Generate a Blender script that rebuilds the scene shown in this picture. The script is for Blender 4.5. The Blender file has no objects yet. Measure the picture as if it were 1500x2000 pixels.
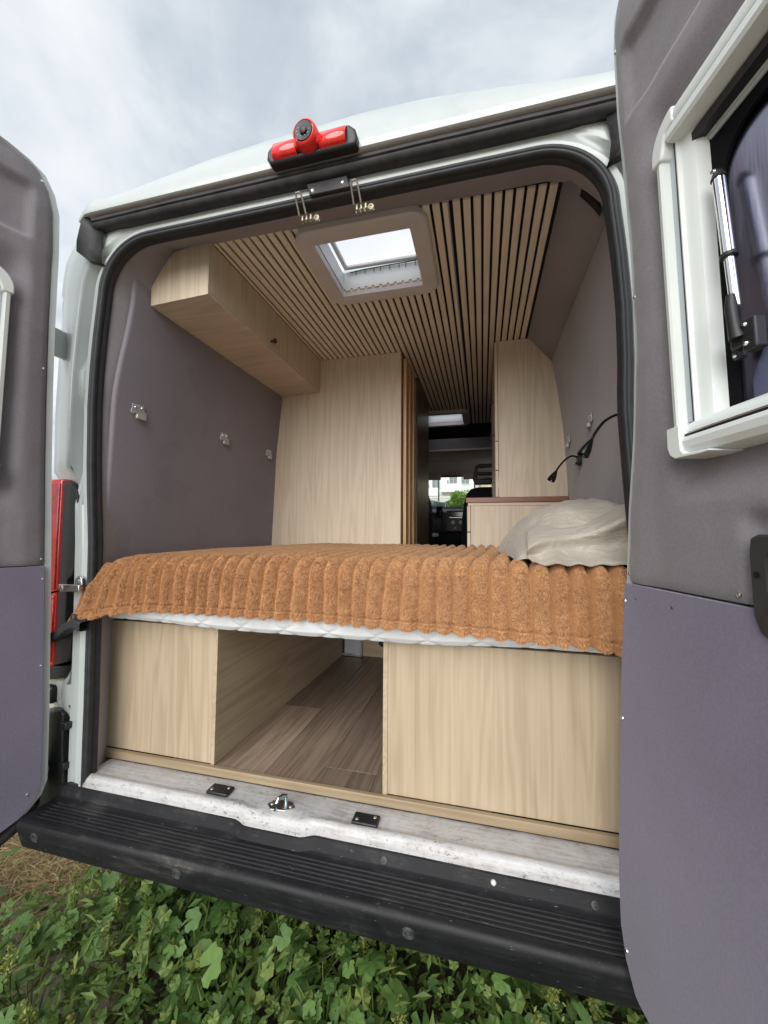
import bpy, bmesh, math, random
import numpy as np
from math import sin, cos, pi, radians, sqrt, exp
from mathutils import Vector, Matrix, noise

SC = bpy.context.scene
COL = SC.collection
RNG = random.Random(7)

# ------------------------------------------------------------------ camera
cam_d = bpy.data.cameras.new('camera')
cam = bpy.data.objects.new('camera', cam_d)
COL.objects.link(cam)
SC.camera = cam
cam_d.sensor_fit = 'HORIZONTAL'
cam_d.sensor_width = 36.0
cam_d.lens = 36.0 * 768.8 / 1500.0
cam_d.clip_start = 0.02
cam_d.clip_end = 2000
_yaw, _pit, _rol = radians(14.036), radians(3.292), radians(0.388)
_f = Vector((-sin(_yaw) * cos(_pit), cos(_yaw) * cos(_pit), sin(_pit)))
_r = Vector((cos(_yaw), sin(_yaw), 0))
_u = _r.cross(_f)
_r2 = _r * cos(_rol) + _u * sin(_rol)
_u2 = -_r * sin(_rol) + _u * cos(_rol)
CAM = Vector((0.455, -1.07, 0.82))
cam.matrix_world = Matrix(((_r2.x, _u2.x, -_f.x, CAM.x), (_r2.y, _u2.y, -_f.y, CAM.y),
                           (_r2.z, _u2.z, -_f.z, CAM.z), (0, 0, 0, 1)))

# ------------------------------------------------------------------ sky
SUN_EL, SUN_AZ = radians(29), radians(184)     # azimuth clockwise from +y: behind the camera, a little left
W = bpy.data.worlds.new('World')
SC.world = W
W.use_nodes = True
nt = W.node_tree
nt.nodes.clear()


def N(nt, t, **kw):
    n = nt.nodes.new(t)
    for k, v in kw.items():
        setattr(n, k, v)
    return n


def L(nt, a, b):
    nt.links.new(a, b)


def mathn(nt, op, a, b=None, clamp=False):
    n = N(nt, 'ShaderNodeMath', operation=op, use_clamp=clamp)
    for i, v in enumerate((a, b)):
        if v is None:
            continue
        if isinstance(v, (int, float)):
            n.inputs[i].default_value = v
        else:
            L(nt, v, n.inputs[i])
    return n.outputs[0]


def mixc(nt, fac, a, b, mode='MIX'):
    n = N(nt, 'ShaderNodeMix', data_type='RGBA', blend_type=mode)
    for i, v in ((0, fac), (6, a), (7, b)):
        if isinstance(v, (int, float)):
            n.inputs[i].default_value = v
        elif isinstance(v, (tuple, list)):
            n.inputs[i].default_value = (*v, 1) if len(v) == 3 else v
        else:
            L(nt, v, n.inputs[i])
    return n.outputs[2]


def ramp(nt, fac, stops):
    n = N(nt, 'ShaderNodeValToRGB')
    cr = n.color_ramp
    while len(cr.elements) < len(stops):
        cr.elements.new(0.5)
    for e, (p, c) in zip(cr.elements, stops):
        e.position = p
        e.color = (*c, 1) if len(c) == 3 else c
    L(nt, fac, n.inputs[0])
    return n.outputs[0]


def noisen(nt, vec, scale, detail=4, rough=0.5, dist=0.0):
    n = N(nt, 'ShaderNodeTexNoise')
    n.inputs['Scale'].default_value = scale
    n.inputs['Detail'].default_value = detail
    n.inputs['Roughness'].default_value = rough
    n.inputs['Distortion'].default_value = dist
    if vec is not None:
        L(nt, vec, n.inputs['Vector'])
    return n.outputs[0]


sky = N(nt, 'ShaderNodeTexSky', sky_type='NISHITA', sun_disc=False)
sky.sun_elevation, sky.sun_rotation = SUN_EL, SUN_AZ
sky.air_density, sky.dust_density = 1.0, 3.0
skyc = mixc(nt, 1.0, sky.outputs[0], (0.07, 0.07, 0.07), 'MULTIPLY')
geo = N(nt, 'ShaderNodeTexCoord')
sep = N(nt, 'ShaderNodeSeparateXYZ')
L(nt, geo.outputs['Generated'], sep.inputs[0])
zc = mathn(nt, 'ADD', mathn(nt, 'MAXIMUM', sep.outputs[2], 0.0), 0.22)
comb = N(nt, 'ShaderNodeCombineXYZ')
L(nt, mathn(nt, 'DIVIDE', sep.outputs[0], zc), comb.inputs[0])
L(nt, mathn(nt, 'DIVIDE', sep.outputs[1], zc), comb.inputs[1])
n1 = noisen(nt, comb.outputs[0], 1.5, 6, 0.56, 0.5)
n2 = noisen(nt, comb.outputs[0], 4.2, 5, 0.55, 0.5)
nn = mathn(nt, 'ADD', mathn(nt, 'MULTIPLY', n1, 0.72), mathn(nt, 'MULTIPLY', n2, 0.28))
cloud = ramp(nt, nn, [(0.38, (0.170, 0.190, 0.212)), (0.46, (0.205, 0.226, 0.246)), (0.53, (0.258, 0.275, 0.291)),
                      (0.63, (0.312, 0.321, 0.330))])
fac = mixc(nt, 0.93, skyc, cloud)
bg = N(nt, 'ShaderNodeBackground')
L(nt, fac, bg.inputs[0])
bg.inputs[1].default_value = 1.0
wo = N(nt, 'ShaderNodeOutputWorld')
L(nt, bg.outputs[0], wo.inputs[0])

# ------------------------------------------------------------------ sun (soft, overcast)
sd = bpy.data.lights.new('sun', 'SUN')
sd.energy = 1.3
sd.angle = radians(60)
sd.color = (1.0, 0.985, 0.955)
sun = bpy.data.objects.new('sun', sd)
COL.objects.link(sun)
_sv = Vector((sin(SUN_AZ) * cos(SUN_EL), cos(SUN_AZ) * cos(SUN_EL), sin(SUN_EL)))
sun.rotation_euler = _sv.to_track_quat('Z', 'Y').to_euler()
sun.location = _sv * 20

vs = SC.view_settings
vs.view_transform = 'Standard'
vs.look = 'None'
vs.exposure = 1.66
vs.gamma = 1.0
vs.use_curve_mapping = False
SC.render.engine = 'CYCLES'
SC.cycles.use_denoising = True
SC.cycles.max_bounces = 14
SC.cycles.diffuse_bounces = 10
SC.cycles.transparent_max_bounces = 12
SC.cycles.sample_clamp_indirect = 6.0

# ------------------------------------------------------------------ materials
MATS = {}


def newmat(name):
    m = bpy.data.materials.new(name)
    m.use_nodes = True
    t = m.node_tree
    b = t.nodes['Principled BSDF']
    MATS[name] = m
    return m, t, b


def setin(b, **kw):
    for k, v in kw.items():
        b.inputs[k.replace('_', ' ')].default_value = v


def objvec(t, scale=(1, 1, 1), rnd=True):
    tc = N(t, 'ShaderNodeTexCoord')
    mp = N(t, 'ShaderNodeMapping')
    mp.inputs['Scale'].default_value = scale
    v = tc.outputs['Object']
    if rnd:
        oi = N(t, 'ShaderNodeObjectInfo')
        ad = N(t, 'ShaderNodeVectorMath', operation='ADD')
        L(t, v, ad.inputs[0])
        mu = N(t, 'ShaderNodeVectorMath', operation='SCALE')
        cb = N(t, 'ShaderNodeCombineXYZ')
        for i in range(3):
            L(t, oi.outputs['Random'], cb.inputs[i])
        L(t, cb.outputs[0], mu.inputs[0])
        mu.inputs['Scale'].default_value = 17.0
        L(t, mu.outputs[0], ad.inputs[1])
        v = ad.outputs[0]
    L(t, v, mp.inputs[0])
    return mp.outputs[0]


def bump(t, b, h, strength=0.3, dist=0.002):
    n = N(t, 'ShaderNodeBump')
    n.inputs['Strength'].default_value = strength
    n.inputs['Distance'].default_value = dist
    L(t, h, n.inputs['Height'])
    L(t, n.outputs[0], b.inputs['Normal'])


def plain(name, col, rough=0.5, metal=0.0, var=0.08, vscale=6.0, bumps=0.0, bscale=120.0, bdist=0.001, **kw):
    m, t, b = newmat(name)
    v = objvec(t)
    n = noisen(t, v, vscale, 5, 0.6)
    c2 = tuple(x * (1 - var * 1.6) for x in col)
    c3 = tuple(min(1, x * (1 + var)) for x in col)
    L(t, ramp(t, n, [(0.3, c2), (0.7, c3)]), b.inputs['Base Color'])
    r = mathn(t, 'ADD', mathn(t, 'MULTIPLY', n, 0.16), rough - 0.08, clamp=True)
    L(t, r, b.inputs['Roughness'])
    setin(b, Metallic=metal, **kw)
    if bumps:
        bump(t, b, noisen(t, v, bscale, 3, 0.6), bumps, bdist)
    return m


def wood(name, light, mid, dark, axis, rough=0.5, across=1.0, tone=0.0):
    m, t, b = newmat(name)
    sc = [19.0 * across] * 3
    sc['xyz'.index(axis)] = 1.1
    v = objvec(t, sc)
    n = noisen(t, v, 0.75, 2, 0.4, 0.15)
    wv = N(t, 'ShaderNodeMath', operation='SINE')
    L(t, mathn(t, 'MULTIPLY', n, 46.0), wv.inputs[0])
    w01 = mathn(t, 'ADD', mathn(t, 'MULTIPLY', wv.outputs[0], 0.5), 0.5)
    sc2 = [130.0] * 3
    sc2['xyz'.index(axis)] = 2.0
    fine = noisen(t, objvec(t, sc2), 1.0, 5, 0.65)
    sc3 = [9.0] * 3
    sc3['xyz'.index(axis)] = 0.35
    broad = noisen(t, objvec(t, sc3), 1.0, 2, 0.5)
    h = mathn(t, 'ADD', mathn(t, 'ADD', mathn(t, 'MULTIPLY', w01, 0.20), mathn(t, 'MULTIPLY', fine, 0.46)),
              mathn(t, 'MULTIPLY', broad, 0.36))
    sc4 = [150.0] * 3
    sc4['xyz'.index(axis)] = 1.6
    pores = ramp(t, noisen(t, objvec(t, sc4), 1.0, 4, 0.7), [(0.33, (1, 1, 1)), (0.42, (0, 0, 0))])
    wc = ramp(t, h, [(0.28, dark), (0.5, mid), (0.72, light)])
    if tone:
        oi = N(t, 'ShaderNodeObjectInfo')
        k_ = mathn(t, 'ADD', mathn(t, 'MULTIPLY', oi.outputs['Random'], tone), 1 - tone / 2)
        cb = N(t, 'ShaderNodeCombineXYZ')
        for i in range(3):
            L(t, k_, cb.inputs[i])
        wc = mixc(t, 1.0, wc, cb.outputs[0], 'MULTIPLY')
    L(t, mixc(t, mathn(t, 'MULTIPLY', pores, 0.26), wc, tuple(c * 0.72 for c in dark)), b.inputs['Base Color'])
    setin(b, Roughness=rough)
    bump(t, b, fine, 0.12, 0.0006)
    return m


# pale veneer of the furniture
_wl, _wm, _wd = (0.445, 0.362, 0.255), (0.40, 0.318, 0.218), (0.325, 0.25, 0.165)
wood('veneer_z', _wl, _wm, _wd, 'z')
wood('veneer_y', _wl, _wm, _wd, 'y')
wood('veneer_x', _wl, _wm, _wd, 'x')
_pl, _pm, _pd = (0.60, 0.51, 0.395), (0.545, 0.455, 0.345), (0.45, 0.365, 0.27)     # upper units: pinker veneer, missing interior light added to its colour
wood('veneer_pink_lit_z', _pl, _pm, _pd, 'z')
wood('veneer_pink_lit_x', _pl, _pm, _pd, 'x')
wood('slat_wood', (0.82, 0.745, 0.63), (0.77, 0.69, 0.57), (0.68, 0.595, 0.475), 'y', 0.55)
wood('edge_wood', (0.33, 0.255, 0.165), (0.28, 0.21, 0.13), (0.21, 0.152, 0.09), 'x', 0.5)
wood('dark_wood', (0.17, 0.12, 0.09), (0.12, 0.085, 0.065), (0.08, 0.055, 0.04), 'z', 0.4)
wood('fold_wood', (0.66, 0.45, 0.24), (0.58, 0.37, 0.18), (0.46, 0.28, 0.13), 'z', 0.45)
wood('walnut', (0.27, 0.115, 0.065), (0.21, 0.085, 0.05), (0.15, 0.06, 0.035), 'x', 0.4)
wood('plank_vinyl', (0.31, 0.235, 0.18), (0.23, 0.17, 0.128), (0.14, 0.10, 0.074), 'y', 0.42, 1.4, 0.6)


def felt(name, col, var=0.17):
    m, t, b = newmat(name)
    v = objvec(t, rnd=False)
    a = noisen(t, v, 2.2, 3, 0.5)
    f = noisen(t, v, 230.0, 5, 0.8)
    st = ramp(t, noisen(t, v, 3.1, 4, 0.55, 0.6), [(0.60, (0, 0, 0)), (0.63, (1, 1, 1))])
    s = mathn(t, 'SUBTRACT', mathn(t, 'ADD', mathn(t, 'MULTIPLY', a, 0.40), mathn(t, 'MULTIPLY', f, 0.60)), mathn(t, 'MULTIPLY', st, 0.05))
    L(t, ramp(t, s, [(0.34, tuple(c * (1 - var * 1.5) for c in col)), (0.66, tuple(c * (1 + var) for c in col))]),
      b.inputs['Base Color'])
    setin(b, Roughness=0.93, Specular_IOR_Level=0.15, Sheen_Weight=0.25, Sheen_Roughness=0.5)
    w = noisen(t, v, 9.0, 3, 0.5)
    bump(t, b, mathn(t, 'ADD', mathn(t, 'MULTIPLY', f, 0.3), w), 0.35, 0.003)
    return m


felt('felt_brown', (0.208, 0.186, 0.210))
felt('felt_wall_lit', (0.262, 0.245, 0.262))  # right wall copy of the grey felt, brighter light put into its colour
felt('felt_grey', (0.192, 0.181, 0.195))
felt('felt_violet', (0.168, 0.154, 0.212))
felt('felt_header', (0.268, 0.247, 0.258))

# white paint with faint grime
m, t, b = newmat('paint_white')
v = objvec(t, rnd=False)
g = noisen(t, v, 3.5, 6, 0.65, 0.4)
gs = noisen(t, objvec(t, (30, 30, 2.0), False), 1.0, 4, 0.6)
gg = mathn(t, 'ADD', mathn(t, 'MULTIPLY', g, 0.6), mathn(t, 'MULTIPLY', gs, 0.4))
L(t, ramp(t, gg, [(0.30, (0.365, 0.392, 0.39)), (0.46, (0.43, 0.467, 0.463)), (0.7, (0.458, 0.495, 0.49))]),
  b.inputs['Base Color'])
setin(b, Roughness=0.32, Coat_Weight=0.35, Coat_Roughness=0.12)
bump(t, b, noisen(t, v, 2.6, 2, 0.5), 0.05, 0.02)

# worn, dirty sill paint
m, t, b = newmat('paint_sill')
v = objvec(t, rnd=False)
g1 = noisen(t, v, 16.0, 7, 0.75, 0.2)
g2 = noisen(t, objvec(t, (9, 120, 90), False), 1.0, 5, 0.7, 0.1)
film = ramp(t, mathn(t, 'ADD', mathn(t, 'MULTIPLY', g1, 0.5), mathn(t, 'MULTIPLY', g2, 0.5)),
            [(0.38, (0.30, 0.285, 0.27)), (0.47, (0.42, 0.412, 0.415)), (0.6, (0.50, 0.51, 0.52))])
spk = ramp(t, noisen(t, objvec(t, (70, 150, 150), False), 1.0, 6, 0.72), [(0.56, (0, 0, 0)), (0.63, (1, 1, 1))])
grp = ramp(t, noisen(t, v, 7.0, 5, 0.65), [(0.38, (0, 0, 0)), (0.56, (1, 1, 1))])
c1 = mixc(t, mathn(t, 'MULTIPLY', mathn(t, 'MULTIPLY', spk, grp), 0.85), film, (0.10, 0.085, 0.06))
scr = ramp(t, noisen(t, objvec(t, (4, 420, 300), False), 1.0, 3, 0.6), [(0.66, (0, 0, 0)), (0.70, (1, 1, 1))])
c2 = mixc(t, mathn(t, 'MULTIPLY', mathn(t, 'MULTIPLY', scr, grp), 0.5), c1, (0.24, 0.22, 0.20))
rm = ramp(t, noisen(t, v, 9.0, 5, 0.6, 0.2), [(0.70, (0, 0, 0)), (0.76, (0.8, 0.8, 0.8))])
L(t, mixc(t, rm, c2, (0.19, 0.10, 0.045)), b.inputs['Base Color'])
setin(b, Roughness=0.42)
bump(t, b, g1, 0.06, 0.001)

# scuffed black bumper plastic
m, t, b = newmat('plastic_bumper')
v = objvec(t, rnd=False)
d1 = noisen(t, v, 5.0, 7, 0.72, 0.5)
d2 = noisen(t, objvec(t, (6, 90, 60), False), 1.0, 5, 0.65)
dd = mathn(t, 'ADD', mathn(t, 'MULTIPLY', d1, 0.6), mathn(t, 'MULTIPLY', d2, 0.4))
base = ramp(t, dd, [(0.40, (0.007, 0.0072, 0.009)), (0.54, (0.012, 0.0125, 0.015)), (0.62, (0.035, 0.034, 0.033)), (0.71, (0.12, 0.11, 0.098))])
spk = ramp(t, noisen(t, objvec(t, (38, 260, 260), False), 1.0, 3, 0.7), [(0.68, (0, 0, 0)), (0.74, (1, 1, 1))])
L(t, mixc(t, mathn(t, 'MULTIPLY', spk, 0.5), base, (0.35, 0.34, 0.31)), b.inputs['Base Color'])
L(t, ramp(t, dd, [(0.35, (0.42,) * 3), (0.65, (0.68,) * 3)]), b.inputs['Roughness'])
bump(t, b, noisen(t, v, 260.0, 3, 0.6), 0.25, 0.0006)
setin(b, Specular_IOR_Level=0.3)

plain('plastic_black', (0.014, 0.014, 0.016), 0.45, bumps=0.1, bscale=300)
plain('plastic_plug', (0.05, 0.052, 0.055), 0.6, var=0.4, vscale=90)
plain('glass_frit', (0.004, 0.004, 0.005), 0.7, Specular_IOR_Level=0.08)
plain('plastic_gloss', (0.008, 0.008, 0.009), 0.12)
plain('plastic_dark', (0.028, 0.03, 0.032), 0.5, bumps=0.15, bscale=260)
plain('plastic_grey', (0.58, 0.54, 0.535), 0.5, var=0.04, bumps=0.08, bscale=200)
plain('plastic_white', (0.66, 0.695, 0.68), 0.38, var=0.025)
plain('plastic_bluegrey', (0.42, 0.47, 0.50), 0.4, var=0.03)
plain('rubber_seal', (0.017, 0.0185, 0.022), 0.58, var=0.3, vscale=30, bumps=0.2, bscale=90)
plain('rubber_dusty', (0.03, 0.03, 0.033), 0.6, var=0.45, vscale=18, bumps=0.2, bscale=60)
plain('felt_black', (0.012, 0.010, 0.009), 0.95)
plain('metal_zinc', (0.62, 0.62, 0.62), 0.32, 1.0, var=0.15, vscale=40)
plain('galvanised', (0.50, 0.50, 0.51), 0.45, 0.35, var=0.15, vscale=40)
plain('metal_bright', (0.78, 0.80, 0.82), 0.22, 1.0, var=0.08, vscale=50)
plain('metal_chrome', (0.82, 0.82, 0.80), 0.14, 1.0, var=0.03)
plain('metal_brass', (0.36, 0.33, 0.27), 0.5, 0.8, var=0.15, vscale=50)
plain('metal_bluezinc', (0.55, 0.66, 0.70), 0.28, 1.0, var=0.15, vscale=40)
plain('alu_violet', (0.36, 0.34, 0.40), 0.45, 0.4)
plain('screw_white', (0.55, 0.53, 0.52), 0.4)
plain('red_lens', (0.72, 0.016, 0.012), 0.1, var=0.2, vscale=60, Coat_Weight=0.6, Coat_Roughness=0.05)
plain('red_lens_dark', (0.45, 0.008, 0.008), 0.08, var=0.25, vscale=35, Coat_Weight=0.7, Coat_Roughness=0.04)
plain('seat_black', (0.012, 0.013, 0.016), 0.85, bumps=0.2)
plain('headliner', (0.46, 0.44, 0.40), 0.9, var=0.05)
plain('render_white', (0.78, 0.79, 0.76), 0.85, var=0.05, vscale=1.0)
plain('stone_wall', (0.62, 0.62, 0.58), 0.85, var=0.1, vscale=1.5)
plain('car_red', (0.42, 0.02, 0.02), 0.25, Coat_Weight=0.6)
plain('car_blue', (0.38, 0.47, 0.52), 0.25, Coat_Weight=0.6)
plain('window_dark', (0.10, 0.12, 0.13), 0.12)
plain('bark', (0.12, 0.09, 0.06), 0.9)

# bedding
m, t, b = newmat('mattress_cloth')
v = objvec(t, rnd=False)
f = noisen(t, v, 500, 3, 0.6)
L(t, ramp(t, f, [(0.3, (0.64, 0.675, 0.70)), (0.7, (0.74, 0.77, 0.79))]), b.inputs['Base Color'])
setin(b, Roughness=0.85, Sheen_Weight=0.2)
bump(t, b, f, 0.3, 0.001)

m, t, b = newmat('plush')
v = objvec(t, rnd=False)
a1 = noisen(t, v, 11.0, 5, 0.6, 0.6)
a2 = noisen(t, v, 130.0, 4, 0.7)
s = mathn(t, 'ADD', mathn(t, 'MULTIPLY', a1, 0.55), mathn(t, 'MULTIPLY', a2, 0.45))
L(t, ramp(t, s, [(0.33, (0.29, 0.138, 0.058)), (0.5, (0.34, 0.168, 0.074)), (0.68, (0.39, 0.202, 0.094))]), b.inputs['Base Color'])
setin(b, Roughness=0.95, Specular_IOR_Level=0.05, Sheen_Weight=0.22, Sheen_Roughness=0.5)
b.inputs['Sheen Tint'].default_value = (1.0, 0.78, 0.56, 1)
bump(t, b, a2, 0.6, 0.004)

m, t, b = newmat('plush_pile')
ge = N(t, 'ShaderNodeNewGeometry')
v = objvec(t, rnd=False)
a1 = noisen(t, v, 16.0, 4, 0.6, 0.6)
s = mathn(t, 'ADD', mathn(t, 'MULTIPLY', a1, 0.78), mathn(t, 'MULTIPLY', ge.outputs['Random Per Island'], 0.22))
L(t, ramp(t, s, [(0.25, (0.46, 0.232, 0.104)), (0.5, (0.535, 0.288, 0.136)), (0.75, (0.61, 0.352, 0.180))]), b.inputs['Base Color'])
setin(b, Roughness=0.85, Specular_IOR_Level=0.1, Sheen_Weight=0.15)

m, t, b = newmat('pillow_cloth')
v = objvec(t, rnd=False)
a1 = noisen(t, v, 5.0, 4, 0.5)
L(t, ramp(t, a1, [(0.3, (0.345, 0.305, 0.252)), (0.7, (0.40, 0.358, 0.302))]), b.inputs['Base Color'])
setin(b, Roughness=0.38, Specular_IOR_Level=0.5, Sheen_Weight=0.2)
wr = noisen(t, objvec(t, (11, 20, 20), False), 1.0, 5, 0.6, 1.6)
bump(t, b, mathn(t, 'ADD', mathn(t, 'MULTIPLY', wr, 1.0), mathn(t, 'MULTIPLY', noisen(t, v, 900, 2), 0.02)), 0.55, 0.014)

# leaves
for nm, c1, c2, c3 in (('leaf_mallow', (0.040, 0.090, 0.024), (0.085, 0.165, 0.042), (0.160, 0.262, 0.068)),
                       ('leaf_weed', (0.040, 0.084, 0.018), (0.098, 0.165, 0.036), (0.22, 0.265, 0.072)),
                       ('leaf_spike', (0.16, 0.20, 0.045), (0.26, 0.29, 0.07), (0.34, 0.33, 0.11)),
                       ('straw', (0.30, 0.23, 0.12), (0.44, 0.34, 0.18), (0.55, 0.45, 0.26)),
                       ('leaf_bush', (0.07, 0.15, 0.02), (0.13, 0.24, 0.03), (0.22, 0.33, 0.05))):
    m, t, b = newmat(nm)
    oi = N(t, 'ShaderNodeObjectInfo')
    ge = N(t, 'ShaderNodeNewGeometry')
    v = objvec(t)
    q = mathn(t, 'ADD', mathn(t, 'MULTIPLY', ge.outputs['Random Per Island'], 0.55),
              mathn(t, 'ADD', mathn(t, 'MULTIPLY', oi.outputs['Random'], 0.35), mathn(t, 'MULTIPLY', noisen(t, v, 30, 3), 0.15)))
    L(t, ramp(t, q, [(0.15, c1), (0.5, c2), (0.9, c3)]), b.inputs['Base Color'])
    setin(b, Roughness=0.55, Specular_IOR_Level=0.35)
    tr = N(t, 'ShaderNodeBsdfTranslucent')
    tr.inputs[0].default_value = (*[x * 1.5 for x in c3], 1)
    mx = N(t, 'ShaderNodeMixShader')
    mx.inputs[0].default_value = 0.22
    L(t, b.outputs[0], mx.inputs[1])
    L(t, tr.outputs[0], mx.inputs[2])
    L(t, mx.outputs[0], t.nodes['Material Output'].inputs[0])

# soil
m, t, b = newmat('soil')
v = objvec(t, rnd=False)
a1 = noisen(t, v, 1.4, 6, 0.6)
a2 = noisen(t, v, 45.0, 6, 0.7)
s = mathn(t, 'ADD', mathn(t, 'MULTIPLY', a1, 0.4), mathn(t, 'MULTIPLY', a2, 0.6))
L(t, ramp(t, s, [(0.3, (0.30, 0.245, 0.18)), (0.5, (0.46, 0.385, 0.295)), (0.7, (0.58, 0.505, 0.405))]), b.inputs['Base Color'])
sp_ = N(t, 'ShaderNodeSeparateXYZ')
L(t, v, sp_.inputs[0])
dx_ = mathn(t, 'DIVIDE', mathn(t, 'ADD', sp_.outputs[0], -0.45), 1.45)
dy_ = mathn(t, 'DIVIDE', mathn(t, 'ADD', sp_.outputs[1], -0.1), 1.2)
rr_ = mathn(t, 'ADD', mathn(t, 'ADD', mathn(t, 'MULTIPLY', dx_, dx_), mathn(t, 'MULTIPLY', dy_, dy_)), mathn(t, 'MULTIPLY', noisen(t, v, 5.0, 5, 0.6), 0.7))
weed_shade = ramp(t, rr_, [(0.95, (1, 1, 1)), (1.0, (0, 0, 0))])  # shade between the weeds put into the soil colour
L(t, mixc(t, weed_shade, b.inputs['Base Color'].links[0].from_socket, ramp(t, a2, [(0.3, (0.025, 0.020, 0.012)), (0.7, (0.085, 0.068, 0.042))])), b.inputs['Base Color'])
setin(b, Roughness=0.95)
bump(t, b, a2, 0.8, 0.02)


def glassm(name, tint, refl=0.08, rough=0.02, streak=False):
    m, t, b = newmat(name)
    t.nodes.remove(b)
    tr = N(t, 'ShaderNodeBsdfTransparent')
    tr.inputs[0].default_value = (*tint, 1)
    gl = N(t, 'ShaderNodeBsdfGlossy')
    gl.inputs['Roughness'].default_value = rough
    gl.inputs[0].default_value = (0.28, 0.28, 0.36, 1) if streak else (0.9, 0.9, 1.0, 1)
    fr = N(t, 'ShaderNodeFresnel')
    fr.inputs[0].default_value = 1.45
    mx = N(t, 'ShaderNodeMixShader')
    L(t, mathn(t, 'ADD', fr.outputs[0], refl - 0.04, clamp=True), mx.inputs[0])
    L(t, tr.outputs[0], mx.inputs[1])
    L(t, gl.outputs[0], mx.inputs[2])
    if streak:
        n = noisen(t, objvec(t, (1, 1, 0.12), False), 30.0, 3, 0.6)
        bp = N(t, 'ShaderNodeBump')
        bp.inputs['Strength'].default_value = 0.18
        bp.inputs['Distance'].default_value = 0.004
        L(t, n, bp.inputs['Height'])
        L(t, bp.outputs[0], gl.inputs['Normal'])
    L(t, mx.outputs[0], t.nodes['Material Output'].inputs[0])
    return m


glassm('glass_tint', (0.15, 0.155, 0.23), 0.05, 0.25, True)
m, t, b = newmat('glass_hatch')
t.nodes.remove(b)
tl = N(t, 'ShaderNodeBsdfTranslucent')
tl.inputs[0].default_value = (0.93, 0.91, 0.98, 1)
tr = N(t, 'ShaderNodeBsdfTransparent')
tr.inputs[0].default_value = (0.95, 0.93, 0.98, 1)
mx = N(t, 'ShaderNodeMixShader')
mx.inputs[0].default_value = 0.35
L(t, tl.outputs[0], mx.inputs[1])
L(t, tr.outputs[0], mx.inputs[2])
L(t, mx.outputs[0], t.nodes['Material Output'].inputs[0])
glassm('glass_clear', (0.86, 0.92, 0.89), 0.03, 0.0)

# ------------------------------------------------------------------ mesh helpers
WMAT = {}


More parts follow.
